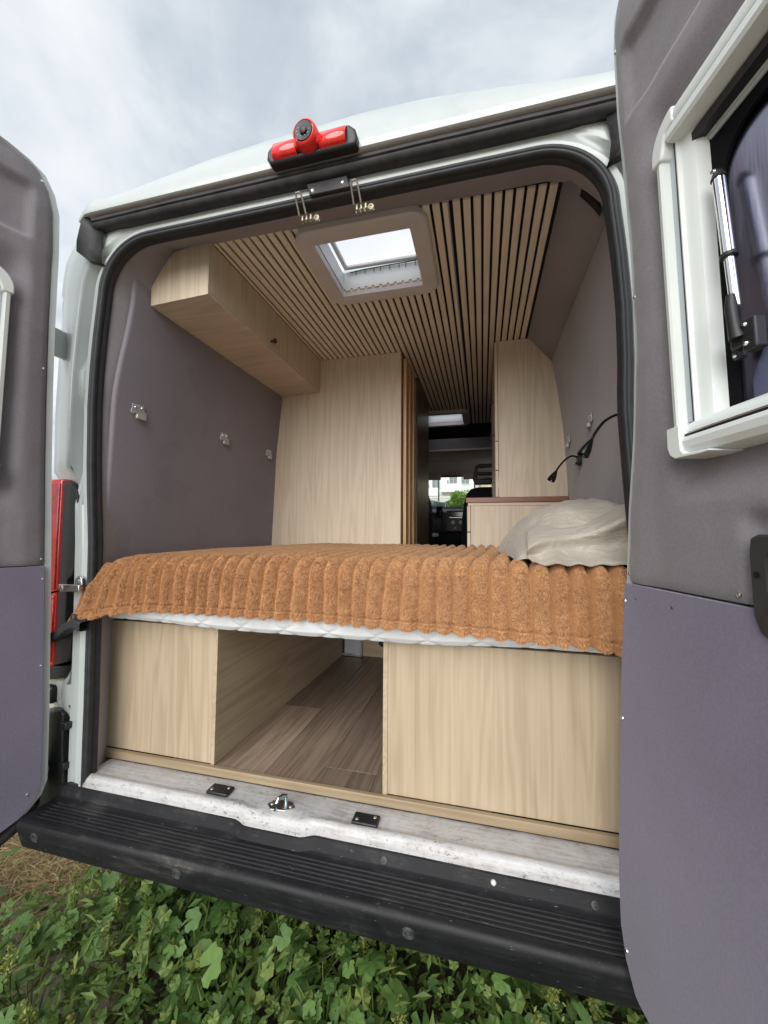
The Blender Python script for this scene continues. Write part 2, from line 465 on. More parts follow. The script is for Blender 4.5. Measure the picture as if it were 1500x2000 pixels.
class MB:
    def __init__(self):
        self.v, self.f = [], []

    def add(self, vs, fs):
        o = len(self.v)
        self.v += [tuple(p) for p in vs]
        self.f += [tuple(i + o for i in q) for q in fs]
        return self

    def box(self, x0, x1, y0, y1, z0, z1):
        p = [(x, y, z) for z in (z0, z1) for y in (y0, y1) for x in (x0, x1)]
        return self.add(p, [(0, 2, 3, 1), (4, 5, 7, 6), (0, 1, 5, 4), (2, 6, 7, 3), (0, 4, 6, 2), (1, 3, 7, 5)])

    def prism(self, pts, axis, a0, a1, caps=True):
        """pts: 2-D polygon in the plane of the two other axes (kept in xyz order)."""
        n = len(pts)
        k = 'xyz'.index(axis)

        def mk(p, a):
            q = list(p)
            q.insert(k, a)
            return tuple(q)
        vs = [mk(p, a0) for p in pts] + [mk(p, a1) for p in pts]
        fs = [(i, (i + 1) % n, n + (i + 1) % n, n + i) for i in range(n)]
        if caps:
            fs += [tuple(range(n))[::-1], tuple(range(n, 2 * n))]
        return self.add(vs, fs)

    def grid(self, rows, skip=None, closed=False):
        nr, nc = len(rows), len(rows[0])
        vs = [p for r in rows for p in r]
        fs = []
        for i in range(nr - 1):
            for j in range(nc if closed else nc - 1):
                if skip and skip(i, j):
                    continue
                k = (j + 1) % nc
                fs.append((i * nc + j, i * nc + k, (i + 1) * nc + k, (i + 1) * nc + j))
        return self.add(vs, fs)

    def tube(self, path, r, n=10, cap=True):
        path = [Vector(p) for p in path]
        rs = r if isinstance(r, (list, tuple)) else [r] * len(path)
        rows = []
        up = Vector((0.13, 0.21, 0.97))
        for i, p in enumerate(path):
            d = (path[min(i + 1, len(path) - 1)] - path[max(i - 1, 0)]).normalized()
            a = d.cross(up)
            if a.length < 1e-3:
                a = d.cross(Vector((1, 0, 0)))
            a.normalize()
            bb = d.cross(a)
            rows.append([tuple(p + (a * cos(2 * pi * k / n) + bb * sin(2 * pi * k / n)) * rs[i]) for k in range(n)])
        o = len(self.v)
        self.grid(rows, closed=True)
        if cap:
            self.f.append(tuple(o + k for k in range(n))[::-1])
            e = o + (len(path) - 1) * n
            self.f.append(tuple(e + k for k in range(n)))
        return self

    def lathe(self, prof, origin, axis, n=16):
        """prof: (radius, distance along axis)."""
        axis = Vector(axis).normalized()
        a = axis.cross(Vector((0.3, 0.5, 0.81))).normalized()
        bb = axis.cross(a)
        o = Vector(origin)
        rows = [[tuple(o + axis * d + (a * cos(2 * pi * k / n) + bb * sin(2 * pi * k / n)) * r) for k in range(n)] for r, d in prof]
        s = len(self.v)
        self.grid(rows, closed=True)
        if prof[0][0] > 1e-6:
            self.f.append(tuple(s + k for k in range(n))[::-1])
        if prof[-1][0] > 1e-6:
            e = s + (len(prof) - 1) * n
            self.f.append(tuple(e + k for k in range(n)))
        return self

    def xf(self, fn):
        self.v = [tuple(fn(p)) for p in self.v]
        return self

    def build(self, name, mat, parent=None, bevel=0.0, seg=2, smooth=True, ang=38, recalc=True, solid=0.0, kind=None, label=None):
        vs = self.v
        if parent is not None:
            inv = WMAT[parent.name].inverted()
            vs = [inv @ Vector(p) for p in vs]
        me = bpy.data.meshes.new(name)
        me.from_pydata(vs, [], self.f)
        me.validate()
        if recalc:
            bm = bmesh.new()
            bm.from_mesh(me)
            bmesh.ops.remove_doubles(bm, verts=bm.verts, dist=1e-6)
            bmesh.ops.recalc_face_normals(bm, faces=bm.faces)
            bm.to_mesh(me)
            bm.free()
        me.materials.append(MATS[mat])
        if smooth:
            me.shade_smooth()
            me.set_sharp_from_angle(angle=radians(ang))
        o = bpy.data.objects.new(name, me)
        COL.objects.link(o)
        WMAT[o.name] = WMAT[parent.name].copy() if parent is not None else Matrix.Identity(4)
        if parent is not None:
            o.parent = parent
        if solid:
            md = o.modifiers.new('solid', 'SOLIDIFY')
            md.thickness = solid
        if bevel:
            md = o.modifiers.new('bevel', 'BEVEL')
            md.width = bevel
            md.segments = seg
            md.limit_method = 'ANGLE'
            md.angle_limit = radians(40)
        if kind:
            o['kind'] = kind
        if label:
            o['label'] = label
        return o


def thing(name, label, cat, loc=(0, 0, 0), group=None):
    o = bpy.data.objects.new(name, None)
    o.empty_display_size = 0.05
    COL.objects.link(o)
    o.location = loc
    o['label'] = label
    o['category'] = cat
    if group:
        o['group'] = group
    WMAT[o.name] = Matrix.Translation(loc)
    return o


def tag(o, label, cat, group=None):
    o['label'] = label
    o['category'] = cat
    if group:
        o['group'] = group
    return o


def box_part(name, mat, parent, x0, x1, y0, y1, z0, z1, bevel=0.0015, **kw):
    return MB().box(x0, x1, y0, y1, z0, z1).build(name, mat, parent, bevel=bevel, **kw)


def interp(x, pts):
    if x <= pts[0][0]:
        return pts[0][1]
    for (a, va), (b_, vb) in zip(pts, pts[1:]):
        if x <= b_:
            return va + (vb - va) * (x - a) / (b_ - a)
    return pts[-1][1]


def sstep(a, b_, x):
    k = min(1.0, max(0.0, (x - a) / (b_ - a)))
    return k * k * (3 - 2 * k)


def fnoise(x, y, z, s=1.0):
    return noise.noise(Vector((x * s, y * s, z * s)))


# ------------------------------------------------------------------ ground
GZ = -0.58


def ground_h(x, y):
    return GZ + 0.035 * fnoise(x, y, 3.1, 1.1) + 0.012 * fnoise(x, y, 7.7, 5.0)


_gx = [-400, -60, -15, -6] + [-4 + 0.16 * i for i in range(44)] + [3.4, 6, 15, 60, 400]
_gy = [-400, -60, -15, -5] + [-2.6 + 0.16 * i for i in range(36)] + [3.6, 6, 15, 60, 900]
rows = [[(x, y, ground_h(x, y) if abs(x) < 5 and abs(y) < 5 else GZ) for x in _gx] for y in _gy]
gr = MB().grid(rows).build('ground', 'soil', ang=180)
gr['kind'] = 'structure'

# ------------------------------------------------------------------ the van
VAN = thing('camper_van', 'white high-roof camper van with both rear doors swung open', 'van', (-0.033, 0, GZ))
XC = -0.033
HW = [(-0.1, 0.80), (0.05, 0.802), (0.46, 0.81), (0.80, 0.822), (1.03, 0.843), (1.25, 0.853), (1.40, 0.852), (1.55, 0.843), (1.665, 0.832)]


def outline(nside=26, narc=14, ntop=14, zbot=-0.03):
    """door-opening outline as (x, z) from bottom left over the top to bottom right, with outward normals."""
    half = []
    for i in range(nside):
        z = zbot + (1.665 - zbot) * i / (nside - 1)
        half.append((-interp(z, HW), z))
    r = 0.2
    for i in range(1, narc + 1):
        a = (pi / 2) * i / narc
        half.append((-(0.832 - r + r * cos(a)), 1.665 + r * sin(a)))
    xe = 0.832 - r
    for i in range(1, ntop):
        half.append((-xe * (1 - i / ntop), 1.865))
    def wide(z):
        return 0.066 * (1 - sstep(0.55, 1.2, z))
    pts = half + [(0.0, 1.865)] + [(-x + (wide(z) if i < nside else 0), z) for i, (x, z) in reversed(list(enumerate(half)))]
    out = []
    for i, (x, z) in enumerate(pts):
        a, b_ = pts[max(i - 1, 0)], pts[min(i + 1, len(pts) - 1)]
        tx, tz = b_[0] - a[0], b_[1] - a[1]
        l = math.hypot(tx, tz)
        out.append((x + XC, z, -tz / l, tx / l))
    return out


OUT = outline()

# pillars and header: stepped pressed-steel profile lofted round the opening
side_prof = [(0, 0.012), (0.004, 0.0), (0.018, -0.003), (0.022, 0.002), (0.029, 0.030), (0.035, 0.034), (0.052, 0.034), (0.057, 0.028), (0.062, -0.008),
             (0.067, -0.012), (0.084, -0.012), (0.090, -0.008), (0.096, 0.002), (0.106, 0.006), (0.158, 0.020), (0.204, 0.036), (0.224, 0.07), (0.228, 0.2)]
top_prof = [(0, 0.012), (0.003, 0.0), (0.010, -0.003), (0.014, -0.002), (0.018, 0.0), (0.022, 0.001), (0.03, 0.001), (0.036, 0.0), (0.04, 0.0),
            (0.045, 0.0), (0.05, -0.002), (0.055, -0.004), (0.06, -0.004), (0.065, -0.003), (0.07, 0.0), (0.078, 0.0), (0.085, 0.0), (0.09, 0.02)]
rows = []
for k in range(len(side_prof)):
    row = []
    for x, z, nx, nz in OUT:
        w = sstep(0.35, 0.95, nz)
        d = side_prof[k][0] * (1 - w) + top_prof[k][0] * w
        y = side_prof[k][1] * (1 - w) + top_prof[k][1] * w
        # pressed details of the hinge pillar
        if k in (4, 5, 6, 7) and w < 0.5:
            y += -0.028 * (sstep(1.29, 1.32, z) - sstep(1.44, 1.46, z)) - 0.032 * (1 - sstep(0.90, 1.08, z))
        if k >= 8 and x < XC and nz < 0.02:
            y += 0.05 * (sstep(0.335, 0.36, z) - sstep(0.985, 1.012, z)) * sstep(7, 9, k)
            y += 0.03 * (1 - sstep(0.20, 0.23, z))
        px_, pz_ = x + nx * d, z + nz * d
        # the outer rings run up square into the roof corner
        if nz > 0.005 and k >= 12 and abs(x - XC) > 0.62:
            a = math.asin(min(1.0, nz)) / (pi / 2)
            cpoly = [(0.0, (1.050, 1.665)), (0.28, (1.040, 1.83)), (0.42, (1.012, 1.89)), (0.56, (0.972, 1.94)), (0.70, (0.915, 1.972)), (0.8, (0.86, 1.982)), (1.0, (0.632, 1.975))]
            s_ = -1 if x < XC else 1
            ox = XC + s_ * interp(a, [(q, c[0]) for q, c in cpoly])
            oz = interp(a, [(q, c[1]) for q, c in cpoly])
            g = sstep(11.5, 15, k) * sstep(0.0, 0.12, nz)
            if k > 15:
                ox += s_ * 0.012
                oz += 0.008 * nz
            px_, pz_ = px_ * (1 - g) + ox * g, pz_ * (1 - g) + oz * g
            y = y * (1 - g) + (side_prof[k][1]) * g
        row.append((px_, y, pz_))
    rows.append(row)
MB().grid(rows).build('rear_frame', 'paint_white', VAN, ang=50)

# rubber seal round the opening
sp = [(0.003, -0.002), (-0.002, -0.013), (-0.008, -0.019), (-0.013, -0.0205), (-0.0165, -0.017), (-0.018, -0.015), (-0.020, -0.0165), (-0.025, -0.014), (-0.029, -0.007),
      (-0.030, 0.003), (-0.027, 0.011), (-0.0235, 0.014), (-0.026, 0.018), (-0.030, 0.026), (-0.029, 0.036), (-0.022, 0.042), (0.0, 0.042), (0.003, 0.02)]
rows = [[(x + nx * (d * 0.82 - 0.003), (y * 0.8 if y > 0 else y * 0.72) + 0.0012 * fnoise(x, z, 0, 6), z + nz * (d * 0.82 - 0.003)) for d, y in sp] for x, z, nx, nz in OUT]
MB().grid(rows, closed=True).build('door_seal', 'rubber_seal', VAN, ang=60)

# lining from the seal back to the walls
WL = [(-0.1, -0.905), (0.5, -0.90), (0.62, -0.872), (0.76, -0.849), (1.3, -0.832), (1.7, -0.797)]
WR = [(-0.1, 0.872), (0.76, 0.90), (1.03, 0.899), (1.40, 0.880), (1.58, 0.860), (1.79, 0.826), (1.85, 0.818)]
ZC = 1.934


def section(x, z, nx, nz):
    if nz < 0.02:
        return (interp(z, WL) - 0.012 if x < XC else interp(z, WR) + 0.004, z)
    if x < XC:
        poly = [(-0.80, 1.70), (-0.79, 1.78), (-0.70, ZC)]
    else:
        poly = [(0.842, 1.70), (0.832, 1.79), (0.72, ZC)]
    if nz > 0.999:
        return (max(-0.70, min(0.72, x * 1.1)), ZC)
    k = math.asin(max(0, min(1, nz))) / (pi / 2) * 2
    i = min(1, int(k))
    a, b_ = poly[i], poly[i + 1]
    return (a[0] + (b_[0] - a[0]) * (k - i), a[1] + (b_[1] - a[1]) * (k - i))


rows = []
for j, kk in enumerate((0.0, 0.12, 0.35, 0.65, 1.0)):
    row = []
    for x, z, nx, nz in OUT:
        ax, az = x - nx * 0.021, z - nz * 0.021
        bx, bz = section(x, z, nx, nz)
        e = kk ** 0.8
        y = 0.03 + (0.195 - 0.03) * kk
        row.append((ax + (bx - ax) * e, y, az + (bz - az) * e))
    rows.append(row)
MB().grid(rows).build('rear_lining', 'felt_header', VAN, ang=60)

# side wall linings
zs = [-0.02, 0.3, 0.5, 0.62, 0.76, 1.03, 1.3, 1.5, 1.7, 1.72]
rows = [[(interp(z, WL) - 0.012, y, z) for z in zs] for y in (0.15, 0.8, 1.6, 2.4, 3.3)]
MB().grid(rows).build('wall_lining', 'felt_brown', VAN, ang=60)
# proud left wall board with rolled rear edge
rows = []
for y, dx in ((0.083, -0.02), (0.08, -0.006), (0.083, -0.002), (0.09, 0.0), (0.5, 0.002), (0.9, 0.001), (1.25, 0.0)):
    rows.append([(interp(z, WL) + dx + 0.0012 * fnoise(y, z, 1, 4), y - 0.03 * (1 - sstep(1.3, 1.7, z)), z) for z in [0.0 + 1.78 * i / 40 for i in range(41)]])
MB().grid(rows).build('wall_board', 'felt_brown', VAN, ang=60, label='brown felt covered board on the left wall')
zs = [-0.02, 0.3, 0.76, 1.03, 1.2, 1.3, 1.4, 1.5, 1.58, 1.68, 1.79, 1.84]
rows = [[(interp(z, WR) + 0.004 + 0.002 * fnoise(y, z, 5, 5), y, z) for z in zs] for y in [0.15 + 0.1 * i for i in range(32)]]
MB().grid(rows).build('wall_lining', 'felt_wall_lit', VAN, ang=60)
# sloped panel between right wall and ceiling
rows = [[(0.712, y, ZC - 0.004), (0.770, y, 1.866), (0.833, y, 1.787)] for y in (0.155, 0.6, 1.2, 2.8)]
MB().grid(rows).build('corner_panel', 'felt_header', VAN, ang=60, solid=0.006)
rows = [[(-0.70, y, ZC - 0.002), (-0.80, y, 1.74), (-0.81, y, 1.70)] for y in (0.15, 0.6, 1.2, 3.0)]
MB().grid(rows).build('corner_panel', 'felt_header', VAN, ang=60)
MB().prism([(0.752, 1.862), (0.79, 1.812), (0.806, 1.784), (0.797, 1.822)], 'y', 0.165, 0.19).build('panel_gap', 'felt_black', VAN, smooth=False)
for p in ((0.748, 0.225, 1.893), (0.752, 0.62, 1.888), (0.762, 0.95, 1.876)):
    MB().lathe([(0.0, 0.0045), (0.004, 0.004), (0.0055, 0.002), (0.006, -0.002)], p, (-0.66, 0, -0.75), 10).build('screw_cap', 'screw_white', VAN)

# ceiling: black backing board with slats
HX0, HX1, HY0, HY1 = -0.150, 0.214, 0.240, 0.565       # near hatch opening
FX0, FX1, FY0, FY1 = -0.055, 0.285, 2.44, 2.79           # far hatch opening
xs = [-0.72, HX0, FX0, HX1, FX1, 0.74]
ys = [0.165, HY0, HY1, FY0, FY1, 3.02]


def hole(x0, x1, y0, y1):
    cx, cy = (x0 + x1) / 2, (y0 + y1) / 2
    return (HX0 < cx < HX1 and HY0 < cy < HY1) or (FX0 < cx < FX1 and FY0 < cy < FY1)


CEIL = MB().grid([[(x, y, ZC) for x in xs] for y in ys],
                 skip=lambda i, j: hole(xs[j], xs[j + 1], ys[i], ys[i + 1])).build('ceiling_panel', 'felt_black', VAN, smooth=False)
PITCH = 0.0338
ns = 36


def frame_zone(x, which):
    if which == 0:
        return -0.212 < x < 0.277
    return -0.10 < x < 0.335


for i in range(-1, ns):
    x0 = -0.512 + i * PITCH
    x1 = x0 + 0.0238
    x0 = max(x0, -0.5335)
    xm = (x0 + x1) / 2
    segs = []
    start = 0.166 + 0.034 * i / ns
    cut = [start]
    if frame_zone(xm, 0):
        segs.append((start, 0.203))
        a = 0.56
    else:
        a = start
    segs.append((a, 0.895))
    a = 0.8962
    if frame_zone(xm, 1):
        segs.append((a, 2.405))
    else:
        segs.append((a, 2.86))
    if 0.32 < xm < 0.36:      # the light channel replaces part of this slat
        x1 = x0 + 0.0165
    for a, b_ in segs:
        MB().box(x0, x1, a, b_, ZC - 0.0115, ZC - 0.001).build('slat', 'slat_wood', CEIL, bevel=0.0012, seg=1)
box_part('light_channel', 'alu_violet', VAN, 0.3425, 0.3545, 0.18, 2.8, ZC - 0.010, ZC - 0.0012)


# roof hatches
def hatch(x0, x1, y0, y1, fr, lab):
    def rr(x0, x1, y0, y1, r, n=6):
        out = []
        for cx, cy, a0 in ((x1 - r, y0 + r, -pi / 2), (x1 - r, y1 - r, 0), (x0 + r, y1 - r, pi / 2), (x0 + r, y0 + r, pi)):
            for k in range(n + 1):
                a = a0 + pi / 2 * k / n
                out.append((cx + r * cos(a), cy + r * sin(a)))
        return out
    z0 = ZC - 0.012
    rings = []
    for off, r, z in ((fr, 0.06, z0 + 0.004), (fr, 0.06, z0 - 0.018), (fr - 0.006, 0.056, z0 - 0.0245), (0.008, 0.012, z0 - 0.0265), (0.0, 0.006, z0 - 0.022),
                      (0.0, 0.006, z0 + 0.006), (0.004, 0.006, z0 + 0.010), (0.004, 0.006, z0 + 0.016)):
        rings.append([(x, y, z) for x, y in rr(x0 - off, x1 + off, y0 - off, y1 + off, r)])
    h = MB().grid(rings, closed=True).build('roof_hatch', 'plastic_grey', VAN, ang=40, label=lab)
    zl = z0 + 0.118
    MB().grid([[(x, y, z) for x, y in rr(x0 - o_, x1 + o_, y0 - min(o_, 0.02), y1 + o_, 0.008)] for o_, z in ((0.003, z0 + 0.012), (0.003, z0 + 0.09), (0.02, z0 + 0.112), (0.05, z0 + 0.125), (0.16, 2.185))], closed=True).build('upstand', 'plastic_white', h, ang=40)
    MB().grid([[(x, y, zl + 0.012 * (1 - (2 * i / 8 - 1) ** 2) * (1 - (2 * j / 8 - 1) ** 2)) for i, x in
                enumerate([x0 - 0.02 + (x1 - x0 + 0.04) * i / 8 for i in range(9)])]
               for j, y in enumerate([y0 - 0.02 + (y1 - y0 + 0.04) * j / 8 for j in range(9)])]).build('pane', 'glass_hatch', h, ang=180)
    # inner lavender frame of the lid and its latch bar
    m_ = MB()
    for a in ((x0 + 0.004, x0 + 0.022, y0 + 0.004, y1 - 0.004), (x1 - 0.022, x1 - 0.004, y0 + 0.004, y1 - 0.004),
              (x0 + 0.022, x1 - 0.022, y1 - 0.022, y1 - 0.004), (x0 + 0.022, x1 - 0.022, y0 + 0.004, y0 + 0.022)):
        m_.box(*a, zl - 0.022, zl - 0.010)
    m_.build('lid_frame', 'plastic_white', h, bevel=0.002)
    return h


h1 = hatch(HX0, HX1, HY0, HY1, 0.066, 'near square roof hatch with a grey frame')
MB().tube([(HX0 + 0.03, HY1 - 0.006, ZC + 0.07), (HX0 + 0.1, HY1 - 0.005, ZC + 0.076), (HX1 - 0.02, HY1 - 0.005, ZC + 0.08)], 0.0025, 6).build('rail', 'plastic_dark', h1)
for k in range(8):
    x = HX0 + 0.06 + k * 0.038 + 0.004 * (k % 3)
    MB().tube([(x, HY1 - 0.005, ZC + 0.058), (x, HY1 - 0.005, ZC + 0.077)], 0.0018, 6).build('rail_post', 'plastic_dark', h1)
hatch(FX0, FX1, FY0, FY1, 0.05, 'far roof hatch over the living area')

# roof skin
ROOF_H = [(-0.90, 0.0), (-0.79, 0.005), (-0.745, 0.10), (-0.70, 0.25), (-0.62, 0.46), (-0.50, 0.66), (-0.41, 0.78), (-0.22, 0.91), (0.1, 1.0), (0.13, 1.0), (0.3, 0.93), (0.44, 0.77),
          (0.56, 0.56), (0.655, 0.38), (0.70, 0.22), (0.735, 0.08), (0.78, 0.0), (0.9, 0.0)]
cprof = [(-0.052, 1.923), (-0.058, 1.925), (-0.060, 1.932), (-0.057, 1.952), (-0.048, 1.985), (-0.03, 2.030), (-0.01, 2.070), (0.01, 2.104), (0.03, 2.131), (0.06, 2.160), (0.10, 2.18), (0.20, 2.20)]
eprof = [(-0.052, 1.923), (-0.058, 1.925), (-0.060, 1.932), (-0.057, 1.950), (-0.048, 1.972), (-0.035, 1.990), (-0.015, 2.005), (0.0, 2.013), (0.02, 2.021), (0.05, 2.028), (0.10, 2.035), (0.20, 2.045)]
xr = [-0.925, -0.915, -0.90, -0.88, -0.85, -0.80, -0.78, -0.76, -0.745, -0.73, -0.71] + [-0.69 + 0.04 * i for i in range(36)] + [0.72, 0.735, 0.75, 0.77, 0.80, 0.825, 0.84, 0.858]
rows = []
for k in range(len(cprof)):
    row = []
    for x in xr:
        h = interp(x, ROOF_H)
        edge = sstep(0.835, 0.90, abs(x - XC))
        y = eprof[k][0] * (1 - h) + cprof[k][0] * h
        z = eprof[k][1] * (1 - h) + cprof[k][1] * h
        z -= edge ** 2 * (z - 1.90) * 0.22
        row.append((x, y + 0.02 * edge, z))
    rows.append(row)
ybk = [(HX0 - 0.03, HX1 + 0.03, HY0 - 0.03, HY1 + 0.03), (FX0 - 0.03, FX1 + 0.03, FY0 - 0.03, FY1 + 0.03)]
for y in (0.215, HY0 + 0.1, HY0 + 0.2, HY1 + 0.16, 1.2, FY0 - 0.16, FY0 + 0.15, FY1 + 0.16, 3.0, 3.3):
    row = []
    for x in xr:
        h = interp(x, ROOF_H)
        edge = sstep(0.835, 0.90, abs(x - XC))
        z = 2.045 + h * 0.13
        row.append((x, y, z - edge ** 2 * (z - 1.90) * 0.22))
    rows.append(row)


def roof_skip(i, j):
    y = (rows[i][j][1] + rows[i + 1][j][1]) / 2
    x = (rows[i][j][0] + rows[i][j + 1][0]) / 2
    return any(a - 0.16 < x < b_ + 0.16 and c < y < d for a, b_, c, d in
               ((HX0, HX1, 0.212, HY1 + 0.16), (FX0, FX1, FY0 - 0.16, FY1 + 0.16)))


MB().grid(rows, skip=roof_skip).build('roof', 'paint_white', VAN, ang=35)

# underside of the roof lip, black weather strip, corner covers
MB().prism([(-0.054, 1.9235), (-0.036, 1.9262), (0.02, 1.932), (0.02, 1.942), (-0.05, 1.930)], 'x', -0.885, 0.84).build('roof_lip', 'plastic_grey', VAN)
pr = [(-0.010, 1.924), (-0.038, 1.9225), (-0.044, 1.917), (-0.043, 1.909), (-0.037, 1.9065), (-0.041, 1.902), (-0.038, 1.894), (-0.028, 1.888), (-0.012, 1.890), (0.002, 1.894), (0.002, 1.92)]
m_ = MB()
rows = [[(x, y + 0.0015 * fnoise(x, 0, 0, 5), z + 0.0015 * fnoise(x, 3, 0, 4)) for y, z in pr] for x in [-0.865 + 0.03 * i for i in range(57)]]
m_.grid(rows, closed=True).build('weather_strip', 'rubber_dusty', VAN, ang=40)
for s in (-1, 1):
    def q(x, y, z, s=s):
        return (XC + s * x, y, z)
    # folded corner cover: outer flap and inner wrap
    pts = [[q(0.882, -0.034, 1.945), q(0.852, -0.046, 1.94), q(0.838, -0.034, 1.915), q(0.800, -0.018, 1.895)],
           [q(0.893, -0.036, 1.90), q(0.868, -0.052, 1.895), q(0.846, -0.036, 1.88), q(0.806, -0.018, 1.865)],
           [q(0.906, -0.034, 1.855), q(0.882, -0.050, 1.842), q(0.858, -0.034, 1.825), q(0.812, -0.018, 1.820)],
           [q(0.914, -0.026, 1.826), q(0.890, -0.044, 1.808), q(0.858, -0.030, 1.782), q(0.806, -0.020, 1.765)],
           [q(0.914, -0.004, 1.826), q(0.890, -0.006, 1.808), q(0.858, -0.004, 1.782), q(0.806, 0.0, 1.765)]]
    MB().grid(pts).build('corner_cover', 'rubber_dusty', VAN, ang=50, solid=0.004)

# outer side skins with cab windows, underbody, front end
for s in (-1, 1):
    xo = XC + s * 1.008
    xt = XC + s * 0.945
    sk = [(-0.30, xo), (0.5, xo + s * 0.012), (1.1, xo), (1.6, xo - s * 0.04), (1.93, xt)]
    m_ = MB()
    m_.grid([[(interp(z, sk), y, z) for z in (-0.30, 0.1, 0.5, 0.8, 1.1, 1.35, 1.6, 1.8, 1.93)] for y in (0.15, 1, 2, 3.2)])
    m_.grid([[(interp(z, sk), y, z) for z in (-0.30, 0.1, 0.5, 0.8, 1.02)] for y in (3.2, 4.0, 4.9)])
    m_.grid([[(interp(z, sk), y, z) for z in (1.52, 1.7, 1.93)] for y in (3.2, 3.6, 3.9)])
    m_.build('side_panel', 'paint_white', VAN, ang=50)
MB().box(-0.98, 0.92, 0.2, 5.0, -0.20, -0.05).build('underbody', 'plastic_black', VAN)
MB().grid([[(x, y, z) for x in (-0.98, 0.0, 0.92)] for y, z in ((5.2, -0.25), (5.25, 0.2), (5.15, 0.6), (4.95, 0.92), (4.45, 1.06))]).build('front_end', 'paint_white', VAN)
MB().grid([[(x, y, z) for x in (-0.98, 0.92)] for y, z in ((3.28, 2.05), (3.5, 1.90), (3.86, 1.70))]).build('roof_front', 'paint_white', VAN)

# floor, planks
FZ = 0.038
FLOOR = MB().box(-0.86, 0.88, 0.125, 4.3, 0.0, FZ - 0.004).build('floor', 'felt_black', VAN, smooth=False)
px = [-0.60, -0.435, -0.245, -0.065, 0.115, 0.295, 0.475]
for k in range(len(px) - 1):
    js = {0: [0.126, 1.1, 2.3, 3.4], 1: [0.126, 0.62, 1.84, 3.4], 2: [0.126, 1.42, 2.6, 3.4], 3: [0.126, 0.216, 1.43, 2.6, 3.4], 4: [0.126, 0.9, 2.1, 3.4], 5: [0.126, 1.5, 3.4]}[k]
    for a, b_ in zip(js, js[1:]):
        MB().box(px[k] + 0.0008, px[k + 1] - 0.0008, a + 0.0008, b_ - 0.0008, FZ - 0.004, FZ + 0.0004 * (k % 2)).build('plank', 'plank_vinyl', FLOOR, bevel=0.0008, seg=1)
MB().box(-0.880, 0.875, 0.107, 0.123, 0.016, 0.043).build('floor_edging', 'edge_wood', VAN, bevel=0.002)

# worn white sill
rows = []
xsill = [-0.835 + 0.0172 * i for i in range(101)]
cut = lambda x: 0.010 * (sstep(-0.30, -0.22, x) - sstep(0.0, 0.06, x))
prof = [(0.112, 0.012), (0.098, 0.016), (0.06, 0.0165), (0.03, 0.017), (0.018, 0.018), (0.010, 0.0225), (0.002, 0.022), (-0.006, 0.016), (-0.011, 0.004), (-0.013, -0.012), (-0.012, -0.05)]
for k, (y, z) in enumerate(prof):
    row = []
    for x in xsill:
        yy, zz = y, z
        lip = 1.0 if k >= 4 else 0.0
        yy -= lip * 0.010 * (sstep(-0.25, -0.21, x) - sstep(-0.04, 0.0, x))
        zz += 0.0012 * fnoise(x, y, 0, 14) + 0.0008 * fnoise(x, y, 9, 40)
        # raised latch seat and small pressings
        d = math.hypot((x + 0.10) / 0.10, (y - 0.035) / 0.05)
        if k < 5:
            zz += 0.008 * max(0, 1 - d * d) ** 0.5 if d < 1 else 0
            d2 = math.hypot((x - 0.02) / 0.035, (y - 0.045) / 0.03)
            zz += 0.004 * (1 - d2) if d2 < 1 else 0
        row.append((x, yy, zz))
    rows.append(row)
SILL = MB().grid(rows).build('door_sill', 'paint_sill', VAN, ang=45)
for cx, cy in ((-0.342, 0.043), (0.133, 0.034)):
    mm = MB().box(cx - 0.037, cx + 0.037, cy - 0.021, cy + 0.021, 0.018, 0.0275)
    pl = mm.build('rubber_pad', 'plastic_black', SILL, bevel=0.003)
    for sx, sy in ((-0.024, -0.008), (0.024, 0.009)):
        MB().lathe([(0.0, 0.0025), (0.004, 0.002), (0.0055, 0)], (cx + sx, cy + sy, 0.0275), (0, 0, 1), 10).build('screw', 'metal_brass', SILL)
# latch striker
m_ = MB()
m_.prism([(-0.165, 0.018), (-0.145, 0.045), (-0.095, 0.042), (-0.078, 0.022), (-0.10, 0.002), (-0.145, -0.001)], 'z', 0.0255, 0.0285)
m_.build('striker_plate', 'metal_zinc', SILL, bevel=0.001)
MB().tube([(-0.128, 0.000, 0.027), (-0.127, 0.002, 0.046), (-0.124, 0.008, 0.054), (-0.118, 0.022, 0.054), (-0.114, 0.034, 0.048), (-0.113, 0.036, 0.027)], 0.006, 10).build('striker_loop', 'metal_bluezinc', SILL)
for p in ((-0.150, 0.020, 0.0285), (-0.092, 0.022, 0.0285)):
    MB().lathe([(0.0, 0.003), (0.004, 0.0028), (0.006, 0)], p, (0, 0, 1), 12).build('screw', 'metal_brass', SILL)

